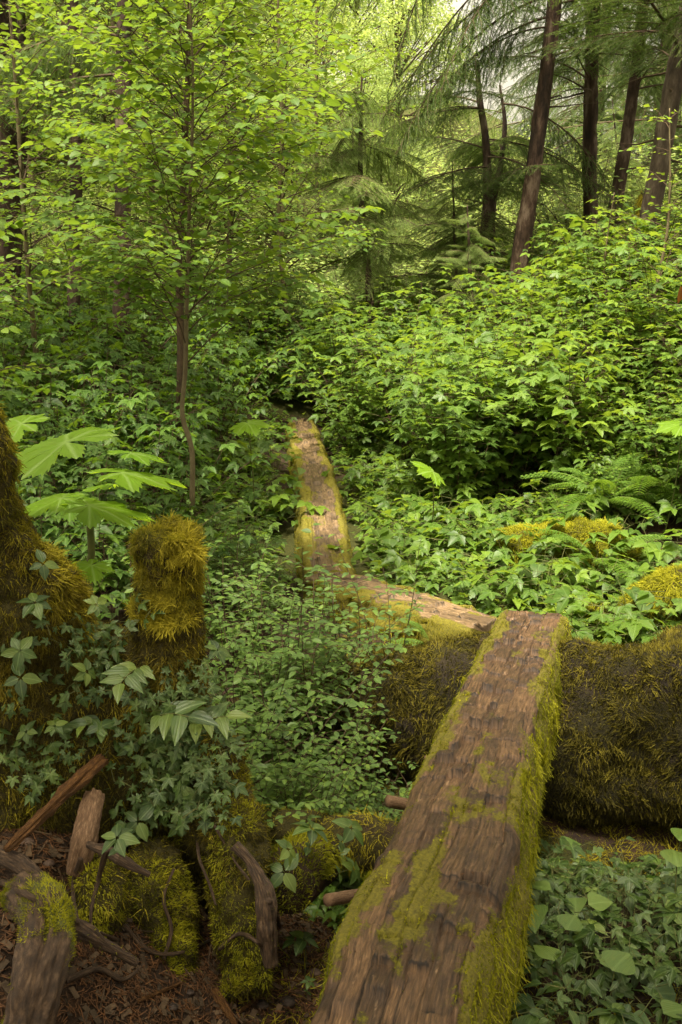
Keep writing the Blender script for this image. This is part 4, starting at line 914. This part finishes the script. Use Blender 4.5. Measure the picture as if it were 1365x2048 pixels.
# ---- unseen conifers added round and behind the viewpoint, their crowns darken the foreground
for i, (x, y) in enumerate([(-3.9, .4), (3.1, 1.5), (-1.7, -1.1), (1.1, -.9), (0.2, -3.8)]):
    b = np.array([x, y, float(ground(x, y))-.1]); H = 13
    br = [(q, k*137.5+i*40, rng.uniform(5, 25), 1.35) for k, q in enumerate(np.linspace(.38, .97, 27))]
    conifer(['tall conifer just outside the left edge of the picture', 'tall conifer just outside the right edge of the picture', 'tall conifer behind the viewpoint on the left', 'tall conifer behind the viewpoint on the right', 'tall conifer well behind the viewpoint'][i],
            [b, b+np.array([.05, 0, H*.5]), b+np.array([0, 0, H])], [.17, .13, .03], 'bark', br, n=12)

# ---- ferns
def frond(ln, seed):
    r = np.random.default_rng(seed); n = 26; t = np.linspace(0, 1, n); ax = np.stack([.04*np.sin(t*3), t*ln*.86, ln*(.5*t-.62*t*t)], -1); G = Geo(); W = Geo()
    W.tube(ax, np.linspace(.0028, .0008, n), 4, cap=False); pos = []; dr = []; sz = []
    for k in range(3, n-1):
        for s in (-1, 1):
            ta = unit(ax[k+1]-ax[k]); f = k/n; pl = ln*.24*math.sin(min(1, (f-.05)*2.6)*math.pi/2)*(1-f)**.75+.01
            d0 = unit(ta*.35+np.array([s, 0, -.12])); m = max(4, int(pl/.009))
            for j in range(m):
                q = (j+.5)/m; p = ax[k]+d0*pl*q+np.array([0, 0, -.12*pl*q*q])
                for s2 in (-1, 1):
                    pos.append(p); dr.append(unit(d0*.55+np.cross(d0, UP)*s2)); sz.append(.021*(1-q*.75)*(.5+ln))
    pos = np.array(pos); G.scatter(L_far, pos, frames(np.array(dr), UP+r.normal(0, .2, pos.shape))*np.array(sz)[:, None, None], r.uniform(.2, .8, len(pos)))
    return W.mesh('frond_rib', M['stem']), G.mesh('frond_leaflets', M['fern'], smooth=False)
FR = [frond(.7, 1), frond(.55, 2)]
def fern(label, p, n, s, a0=0, spread=360):
    t = thing('fern', label, 'fern', p)
    for k in range(n):
        az = a0+spread*(k+.3*rng.random())/n; o = bpy.data.objects.new('frond', FR[k % 2][0]); COL.objects.link(o); o.parent = t
        o.rotation_euler = (R(rng.uniform(5, 40)), 0, R(az)); o.scale = (s,)*3
        q = bpy.data.objects.new('leaflets', FR[k % 2][1]); COL.objects.link(q); q.parent = o
    return t
def gp(u, v, dz=0.): 
    p = PG(u, v, dz); p[2] = float(ground(p[0], p[1])); return p
fern('large lady fern with long fronds in the sunlit gap at right', gp(1225, 1085)+np.array([0, .2, .2]), 11, 1.0)
fern('lady fern near the right edge above the moss hummock', gp(1335, 1060)+np.array([0, .2, .2]), 10, 1.)
fern('low fern spreading over the right end of the long moss hummock', gp(1190, 1165)+np.array([0, 0, .12]), 8, .8)
fern('small fern under the second walkway in the shaded hollow', gp(880, 1330)+np.array([0, 0, .05]), 8, .55)

# ---- large palmate plant on the left
CLT = thing('devils_club', 'large plant with broad jagged palmate leaves above the mossy stump at left', 'broad-leaved plant', P(180, 1180, 3.45))
st_b = P(180, 1180, 3.45); st_t = P(176, 1010, 3.4)
W = Geo(); cc_ = bez(np.column_stack([[st_b-np.array([0, 0, .6]), st_b, (st_b+st_t)/2+np.array([.01, 0, 0]), st_t], [.016, .014, .013, .011]]), 20); W.tube(cc_[:, :3], cc_[:, 3], 10, bump=.004, freq=40); W.build('stem', M['stem'], CLT)
for u, v, Y, wpx, az, tilt in [(85, 885, 3.1, 290, 60, 14), (285, 905, 3.6, 130, -40, 6), (290, 945, 3.5, 210, -60, 0), (225, 1012, 3.3, 200, -70, 3), (90, 1000, 3.35, 150, 90, 3), (165, 1140, 3.1, 120, 150, 4), (225, 965, 3.7, 130, 20, 2), (10, 850, 3.5, 160, 80, 14), (160, 1010, 3.6, 120, -120, 10)]:
    c0 = P(u, v, Y); s_ = wpx/FPX*Y*.66; a = R(az); d = np.array([-math.sin(a), math.cos(a), -.12]); up = np.array([0, -math.sin(R(tilt)), math.cos(R(tilt))])
    LG = Geo(); base = c0-unit(d)*s_*.35; LG.scatter(CLUB, [base], frames(np.array([d]), np.array([up]))*s_, [rng.random()])
    o = LG.build('leaf', M['club'], CLT)
    B = Geo(); B.tube(bez([st_t, (st_t+base)/2+np.array([0, 0, -.02]), base], 10), .0035, 5, cap=False); B.build('leaf_stalk', M['stem'], o, origin=(0, 0, 0))
for lab, u, v, Y, wpx, az, tilt in [('single bright upright palmate leaf standing above the herbs right of the path', 860, 942, 6.3, 110, 150, 45), ('broad pale palmate leaf at the right edge among the bank shrubs', 1350, 850, 6.2, 110, 100, 10), ('broad shaded palmate leaf low between the sapling and the path', 500, 850, 7, 110, 200, 30)]:
    c0 = P(u, v, Y); b = np.array([c0[0], c0[1]+.05, float(ground(c0[0], c0[1]))]); t = thing('palmate_plant', lab, 'broad-leaved plant', b); s_ = wpx/FPX*Y*.52; a = R(az)
    LG = Geo(); d = np.array([-math.sin(a), math.cos(a), .25 if tilt > 40 else -.1]); up = np.array([0, -math.sin(R(tilt)), math.cos(R(tilt))]); base = c0-unit(d)*s_*.3
    LG.scatter(CLUB, [base], frames(np.array([d]), np.array([up]))*s_, [.9]); LG.build('leaf', M['club'], t); B = Geo(); B.tube(bez([b, (b+base)/2+np.array([.02, 0, 0]), base], 12), .004, 5); B.build('stem', M['stem'], t)

# ---- small forest-floor plants
def whorl(label, group, seed, n=6, leaf=.05, tm=L_bunch, lm='bunch', h=.1, two=False, name='bunchberry'):
    r = np.random.default_rng(seed); t = thing(name, label, 'bunchberry', (0, 0, 0), group); S = Geo(); L = Geo(); top = np.array([r.normal(0, .012), r.normal(0, .012), h])
    S.tube(bez([(0, 0, -.02), (.004, 0, h*.5), top], 8), .0012, 4, cap=False)
    for k in range(n):
        a = k*6.283/n+r.normal(0, .12); d = np.array([[math.cos(a), math.sin(a), r.uniform(-.1, .22)]]); L.scatter(tm, [top+d[0]*.004], frames(d, UP[None]+r.normal(0, .12, (1, 3)))*leaf*r.uniform(.75, 1.12), [r.random()])
    if two:
        a = r.uniform(0, 6); q = top*.45; d = np.array([[math.cos(a), math.sin(a), .1], [-math.cos(a), -math.sin(a), .1]]); L.scatter(tm, [q, q], frames(d, np.tile(UP, (2, 1)))*leaf*.6, [.3, .5])
    S.build('stem', M['stem'], t); L.build('leaves', M[lm], t); return t
G_BB = 'bunchberries on the forest floor'
BB = [whorl('bunchberry whorl of pointed leaves on the floor right of the walkway', G_BB, 200+i, n, lf, two=(i % 2 == 0)) for i, (n, lf) in enumerate([(6, .05), (4, .052), (5, .046), (6, .042)])]
def solo(label, seed, leaf=.1, h=.14, n=1):
    r = np.random.default_rng(seed); t = thing('lily_plant', label, 'wild lily', (0, 0, 0), 'heart-leaved lilies right of the walkway'); S = Geo(); L = Geo()
    for k in range(n):
        a = k*2.6+r.normal(0, .3); top = np.array([math.cos(a)*.03*(k+.4), math.sin(a)*.03*(k+.4), h*(1-.22*k)]); S.tube(bez([(0, 0, -.02), top*np.array([.3, .3, .6]), top], 8), .0014, 4, cap=False)
        d = np.array([[math.cos(a), math.sin(a), .1]]); L.scatter(L_lily, [top-d[0]*leaf*.12], frames(d, UP[None]+r.normal(0, .25, (1, 3)))*leaf*r.uniform(.85, 1.1), [r.random()])
    S.build('stem', M['stem'], t); L.build('leaves', M['lily'], t); return t
LP = [solo('wild lily with heart-shaped leaves on the floor right of the walkway', 220+i, lf, h, n) for i, (lf, h, n) in enumerate([(.09, .13, 2), (.1, .16, 1), (.075, .1, 3)])]
def twist(label, seed, n=7, leaf=.075, h=.22):
    r = np.random.default_rng(seed); t = thing('twisted_stalk', label, 'leafy herb', (0, 0, 0)); S = Geo(); L = Geo(); c = curve3((0, 0, -.02), (.1, -.35, 1), h, 12, -1.3, .04, r); S.tube(c, np.linspace(.0022, .001, 12), 5, cap=False)
    for k in range(n):
        f = .3+.68*k/(n-1); x = f*11; j = int(min(x, 10.99)); p = c[j]+(c[j+1]-c[j])*(x-j); ta = unit(c[j+1]-c[j]); sd = unit(np.cross(ta, UP))*(1 if k % 2 else -1)
        d = (ta*.55+sd*(.9 if k < n-1 else .1))[None]; L.scatter(L_twist, [p], frames(d, UP[None]+r.normal(0, .15, (1, 3)))*leaf*r.uniform(.8, 1.1), [r.random()])
    S.build('stem', M['stem'], t); L.build('leaves', M['bunch'], t); return t
FH = [shrub('floor_herb', 'low dark leafy herb on the shaded floor right of the near walkway', 'herb', 'herbs on the shaded floor', 170+i, H=.17, W=.2, canes=9, tmpl=tp, leaf=lf, gap=.05, lm='bunch', stem='stem', cr=.0018, q0=.4) for i, (tp, lf) in enumerate([(TRI, .045), (L_twist, .05)])]
FL = make_bvh()
def sit(o, u, v, s=1., rz=None, label=None, copy=True, dz=0., tilt=None, group=None):
    h, n = hit(FL, u, v)
    if copy: o = copy_tree(o, label=label, group=group)
    elif label: o['label'] = label
    o.location = h+np.array([0, 0, dz])
    nn = Vector(n if n[2] > -.2 else (0, -1, 0)); q = Vector((0, 0, 1)).lerp(nn, .55 if tilt is None else tilt).normalized().to_track_quat('Z', 'Y')
    from mathutils import Quaternion
    o.rotation_mode = 'QUATERNION'; o.rotation_quaternion = q @ Quaternion((0, 0, 1), rng.uniform(0, 6.28) if rz is None else rz); o.scale = (s,)*3
    return o
for lab, u, v, s, k in [('small bunchberry at the left edge halfway down the stump', 30, 1375, 1.0, 1), ('bunchberry on the left shoulder of the mossy stump', 45, 1300, .95, 2), ('bunchberry on top of the stump near the left edge', 75, 1245, .9, 0),
        ('bunchberry on the stump top midway between the left moss mass and the stub', 160, 1245, .95, 3), ('bunchberry at the foot of the pillar stub, left side', 235, 1260, .8, 1), ('bunchberry low on the left of the stump above the splinter', 70, 1490, .7, 2),
        ('bunchberry just right of the one above the splinter', 108, 1485, .8, 3), ('bunchberry near the top of the orange splinter', 15, 1515, .7, 1), ('bunchberry on the stump front above the buttress, left of a pair', 285, 1635, 1.05, 1),
        ('bunchberry on the stump front above the buttress, right of a pair', 375, 1635, 1.15, 1), ('small bunchberry between the pair on the stump front', 335, 1618, .7, 2), ('round bunchberry beside the pale root stub', 240, 1715, .9, 0), ('bunchberry high on the flank of the left moss mass', 60, 1150, .8, 1), ('bunchberry in the dark hollow left of the stub', 200, 1320, .9, 2), ('bunchberry in the middle of the stump front, left side', 130, 1380, 1., 3), ('bunchberry just above the orange splinter end', 190, 1470, .8, 1), ('bunchberry on the right flank of the stump below the stub', 400, 1330, .8, 0),
        ('bunchberry nearest the stump in the patch left of the walkway', 530, 1735, 1.0, 3), ('bunchberry low in the patch left of the walkway', 560, 1750, 1.1, 1), ('bunchberry in the middle of the patch left of the walkway', 610, 1725, 1.1, 0), ('highest bunchberry of the patch left of the walkway', 665, 1705, 1.25, 2),
        ('bunchberry of the patch closest to the walkway edge', 700, 1720, 1.1, 3), ('large ribbed bunchberry in front of the sawn log end', 645, 1800, 1.2, 0), ('bunchberry over the sawn log end', 655, 1755, 1.0, 2),
        ('pale yellowish bunchberry alone on the litter', 575, 1930, .9, 1), ('bunchberry on the litter with a taller spreading whorl', 610, 1955, 1.05, 1), ('tiny bunchberry below the spreading one on the litter', 612, 2000, .5, 2)]:
    sit(BB[k], u, v, s, label=lab, group='bunchberries on and around the stump')
for i, (lab, u, v, s, h) in enumerate([('arching herb with alternate pointed leaves hanging on the stump front', 300, 1440, 1.1, .2), ('leafy herb with pointed leaves near the foot of the stub', 290, 1330, .95, .18), ('herb with long pointed leaves right under the stub', 365, 1450, 1.0, .18), ('short herb with pale pointed leaves below the stump shoulder', 215, 1450, .8, .16), ('small herb hanging above the buttress', 360, 1560, .6, .14)]):
    sit(twist(lab, 240+i, 7, .075, h), u, v, s, rz=rng.uniform(-.8, .8), copy=False, tilt=.5)
# tiny ferny herbs on the stump
TH = [shrub('tiny_herb', 'tiny blue-green herb growing in the moss of the stump', 'herb', 'tiny herbs in the stump moss', 260+i, H=.07, W=.09, canes=7, tmpl=tp, leaf=.028, gap=.018, lm='bunch', stem='stem', cr=.0008, q0=.3) for i, tp in enumerate([TRI, MAPLE])]
for k in range(56):
    u, v = (rng.uniform(260, 440), rng.uniform(1400, 1620)) if k < 30 else (rng.uniform(0, 420), rng.uniform(1220, 1560))
    o = sit(TH[k % 2], u, v, rng.uniform(.7, 1.2), copy=k > 1, tilt=.6)
# floor right of the walkway
pts = []; tries = 0
def floor_ok(x, y):
    u = 682.5+x/(y*1.02)*FPX; return u > 1075-35*(3.2-y) and x < .58*y+.2
while len(pts) < 210 and tries < 9000:
    tries += 1; y = rng.uniform(1.75, 3.35); x = rng.uniform(.35, 2.0)
    if not floor_ok(x, y) or any((x-a)**2+(y-b)**2 < .045**2 for a, b in pts): continue
    pts.append((x, y))
for i, (x, y) in enumerate(pts):
    k = rng.random(); pr = BB if k < .5 else LP if k < .66 else FH
    place_any(pr, x, y, rng.uniform(.7, 1.25), dz=.0)
for i, (lab, u, v, s) in enumerate([('large pale lily leaf on its own beside the walkway, uppermost of a row', 1118, 1760, 0.95), ('large lily leaf with a folded middle beside the walkway', 1098, 1865, 0.95), ('broad lily leaf nearest the walkway low down', 1128, 1950,0.95), ('lowest broad lily leaf near the bottom edge', 1105, 2015, 0.95), ('lily leaf cut by the right edge near the thin log', 1350, 1770, 1.2), ('lily leaf cut by the right edge below the thin log', 1345, 1850, 1.3)]):
    sit(LP[1], u, v, s, label=lab, tilt=.1)
h = hit(FL, 1265, 1955)[0]; gg = Geo(); gg.tube(h+np.array([[0, 0, 0], [0, 0, .006], [0, 0, .016], [0, 0, .026], [0, 0, .032]]), [.008, .014, .015, .01, .003], 16)
t = thing('snail_shell', 'small pale rounded shell-like knob with a plum underside among the lily leaves', 'shell', h); gg.build('cap', M['shell'], t)
gg = Geo(); gg.tube(h+np.array([[0, -.006, -.004], [0, -.006, .0], [0, -.004, .004]]), [.006, .011, .009], 14); gg.build('underside', M['dark'], t)
# more low herbs behind the big fallen log and in the hollow edges
for k in range(46):
    y = rng.uniform(2.7, 4.1); x = rng.uniform(-.35, .35)*1.
    u = 682.5+x/(y*1.02)*FPX
    if u > 800 or u < 470 or y > 4.1: continue
    place_any(LS, x, y, rng.uniform(.5, .8))
# orange dead leaf
c0 = P(1360, 592, 5.2); LG = Geo(); LG.scatter(L_alder, [c0+np.array([0, 0, .05])], frames(np.array([[.1, .1, -1.]]), np.array([[.8, -1., .2]]))*.09, [.6]); tag(LG.build('dead_leaf', M['orange'], origin=c0), 'orange dead leaf hanging at the right edge', 'leaf')
# twiggy open shrubs before the second walkway
for i, (lab, u, Y, H) in enumerate([('open twiggy shrub with dark forked stems in front of the second walkway', 765, 4.25, .85), ('open twiggy shrub with dark stems left of the second walkway', 700, 4.25, .75), ('open twiggy shrub with upright stems in the hollow centre', 560, 3.7, 1.1), ('open twiggy shrub right of the mossy stump', 470, 3.3, .9)]):
    t = shrub('twiggy_shrub', lab, 'shrub', None, 300+i, H=H, W=.5, canes=5, tmpl=L_huck, leaf=.042, gap=.03, lm='huckle', twigs=True, cr=.0035, droop=.1, bend=-.3, q0=.3)
    place(t, xof(u, Y), Y, first=True)

# denser young alders filling the upper left
for i, (u, Y, s) in enumerate([(60, 13.5, 1.5), (180, 14.5, 1.5), (330, 15.5, 1.6), (480, 17, 1.7), (100, 18, 1.9), (250, 20, 2.0), (400, 20, 2.0), (570, 20, 1.8), (640, 23, 1.9), (-40, 15, 1.6), (0, 21, 2.)]):
    place(proto, xof(u, Y), Y, s=s, label='leafy alder in the light thicket behind the dark left trunks', group='alder thicket at the left rear')
# understory between the thicket and the hillside trees
US = [shrub('understory_shrub', 'pale leafy understory shrub below the hillside trees', 'shrub', 'understory shrubs at the back', 400+i, H=1.7, W=1.3, canes=16, tmpl=L_far, leaf=.1, gap=.03, lm='alder_hazed', cr=.008, droop=.15, q0=.1) for i in range(2)]
pts = []; tries = 0
while len(pts) < 150 and tries < 9000:
    tries += 1; y = rng.uniform(14.5, 30); x = rng.uniform(-.42*y, .42*y)
    if any((x-a)**2+(y-b)**2 < (.045*y)**2 for a, b in pts): continue
    pts.append((x, y))
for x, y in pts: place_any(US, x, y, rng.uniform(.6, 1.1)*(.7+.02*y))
# thin tangled roots around the stump foot
for i, (lab, pl, r) in enumerate([('thin dark root running down the mossy block beside the corner root', [(215, 1700), (200, 1760), (185, 1830), (195, 1900)], .008), ('thin root hugging the foot of the stump above the litter', [(250, 1850), (300, 1900), (360, 1905), (420, 1880)], .007),
     ('wiry rootlet crossing the stump buttress', [(430, 1650), (470, 1720), (500, 1760)], .005), ('thin root crossing the left edge root', [(0, 1760), (60, 1790), (150, 1840), (240, 1880)], .009), ('short forked root at the right foot of the stump', [(540, 1800), (560, 1850), (570, 1900)], .008)]):
    root(lab, [hit(T1, *q)[0]+np.array([0, -.012, .008]) for q in pl], np.linspace(r, r*.5, len(pl)), moss=.15, nm=0, bump=.003, n=8)
pz, nz_ = sample(arrM, 900, lambda c_, n_, k_: (n_[:, 2] > .7)*(c_[:, 1] < 4.5))
G = Geo(); G.scatter(needle_t, pz+nz_*.003, frames(unit(np.cross(nz_, rng.normal(0, 1, pz.shape))), nz_)*rng.uniform(.5, 1.2, 900)[:, None, None], rng.random(900)); G.scatter(flake, pz[:90]+nz_[:90]*.004, frames(unit(np.cross(nz_[:90], rng.normal(0, 1, (90, 3)))), nz_[:90])*rng.uniform(.2, .9, 90)[:, None, None], rng.random(90))
tag(G.build('needle_litter', M['needle'], smooth=False), 'scattered needles and flakes lying on the near walkway', 'litter', kind='stuff')
# herbs crowding the edges of the far walkways
for k in range(70):
    y = rng.uniform(5.6, 11.6); sgn = 1 if rng.random() < .4 else -1
    x = path_x(y)+sgn*rng.uniform(.3, .95)
    place_any(LS, x, y, rng.uniform(.6, 1.1))
for x, y in [(-1.3, 11.8), (-1.0, 11.9), (-.8, 11.7), (-.55, 12.0), (-.2, 12.1), (.15, 12.05), (.5, 11.8), (-1.5, 11.4), (-1.1, 11.3), (.35, 11.6), (-1.25, 12.2), (-.9, 12.3), (-.4, 12.25), (.0, 12.3), (.3, 12.3)]:
    place_any(LS, x, y, rng.uniform(1.3, 1.9))
for u, v in [(1130, 1010), (1170, 1030), (1200, 1050), (1240, 1040), (1290, 1055), (1330, 1040), (1110, 1040), (1150, 1055), (1220, 1015), (1270, 1010), (1180, 990), (1350, 1000)]:
    p = gp(u, v); place_any(LS if (u//10) % 2 else BS, p[0], p[1], rng.uniform(1.1, 1.6) if (u//10) % 2 else rng.uniform(.4, .55))
for k in range(40):
    y = rng.uniform(2.95, 3.5); x = rng.uniform(.62, 2.0)
    if xof(1100, y) < x < xof(1400, y): place_any(FH, x, y, rng.uniform(.5, .9))
litter(420, box_t(.0028, .05, .0024), M['twig'], 'twig_litter', 'thin dark twigs strewn over the litter below the stump', lit, (.5, 1.6))
litter(260, box_t(.003, .045, .002), M['cutwood'], 'splinter_litter', 'pale broken splinters strewn among the needles below the stump', lit, (.3, 1.))
for i, (lab, pl, r) in enumerate([('twisting weathered root over the needles in front of the mossy block', [(140, 1960), (200, 1940), (250, 1960), (290, 1930)], .009), ('slim root forking up the mossy block', [(330, 1920), (345, 1860), (330, 1800), (350, 1740)], .006),
     ('slim root descending the left of the mossy block', [(165, 1720), (150, 1780), (160, 1850)], .008), ('thin root arching over the foot of the buttress', [(440, 1900), (480, 1870), (520, 1890), (560, 1935)], .007)]):
    root(lab, [hit(T1, *q)[0]+np.array([0, -.012, .012]) for q in pl], np.linspace(r, r*.5, len(pl)), moss=.2, nm=0, bump=.003, n=8)
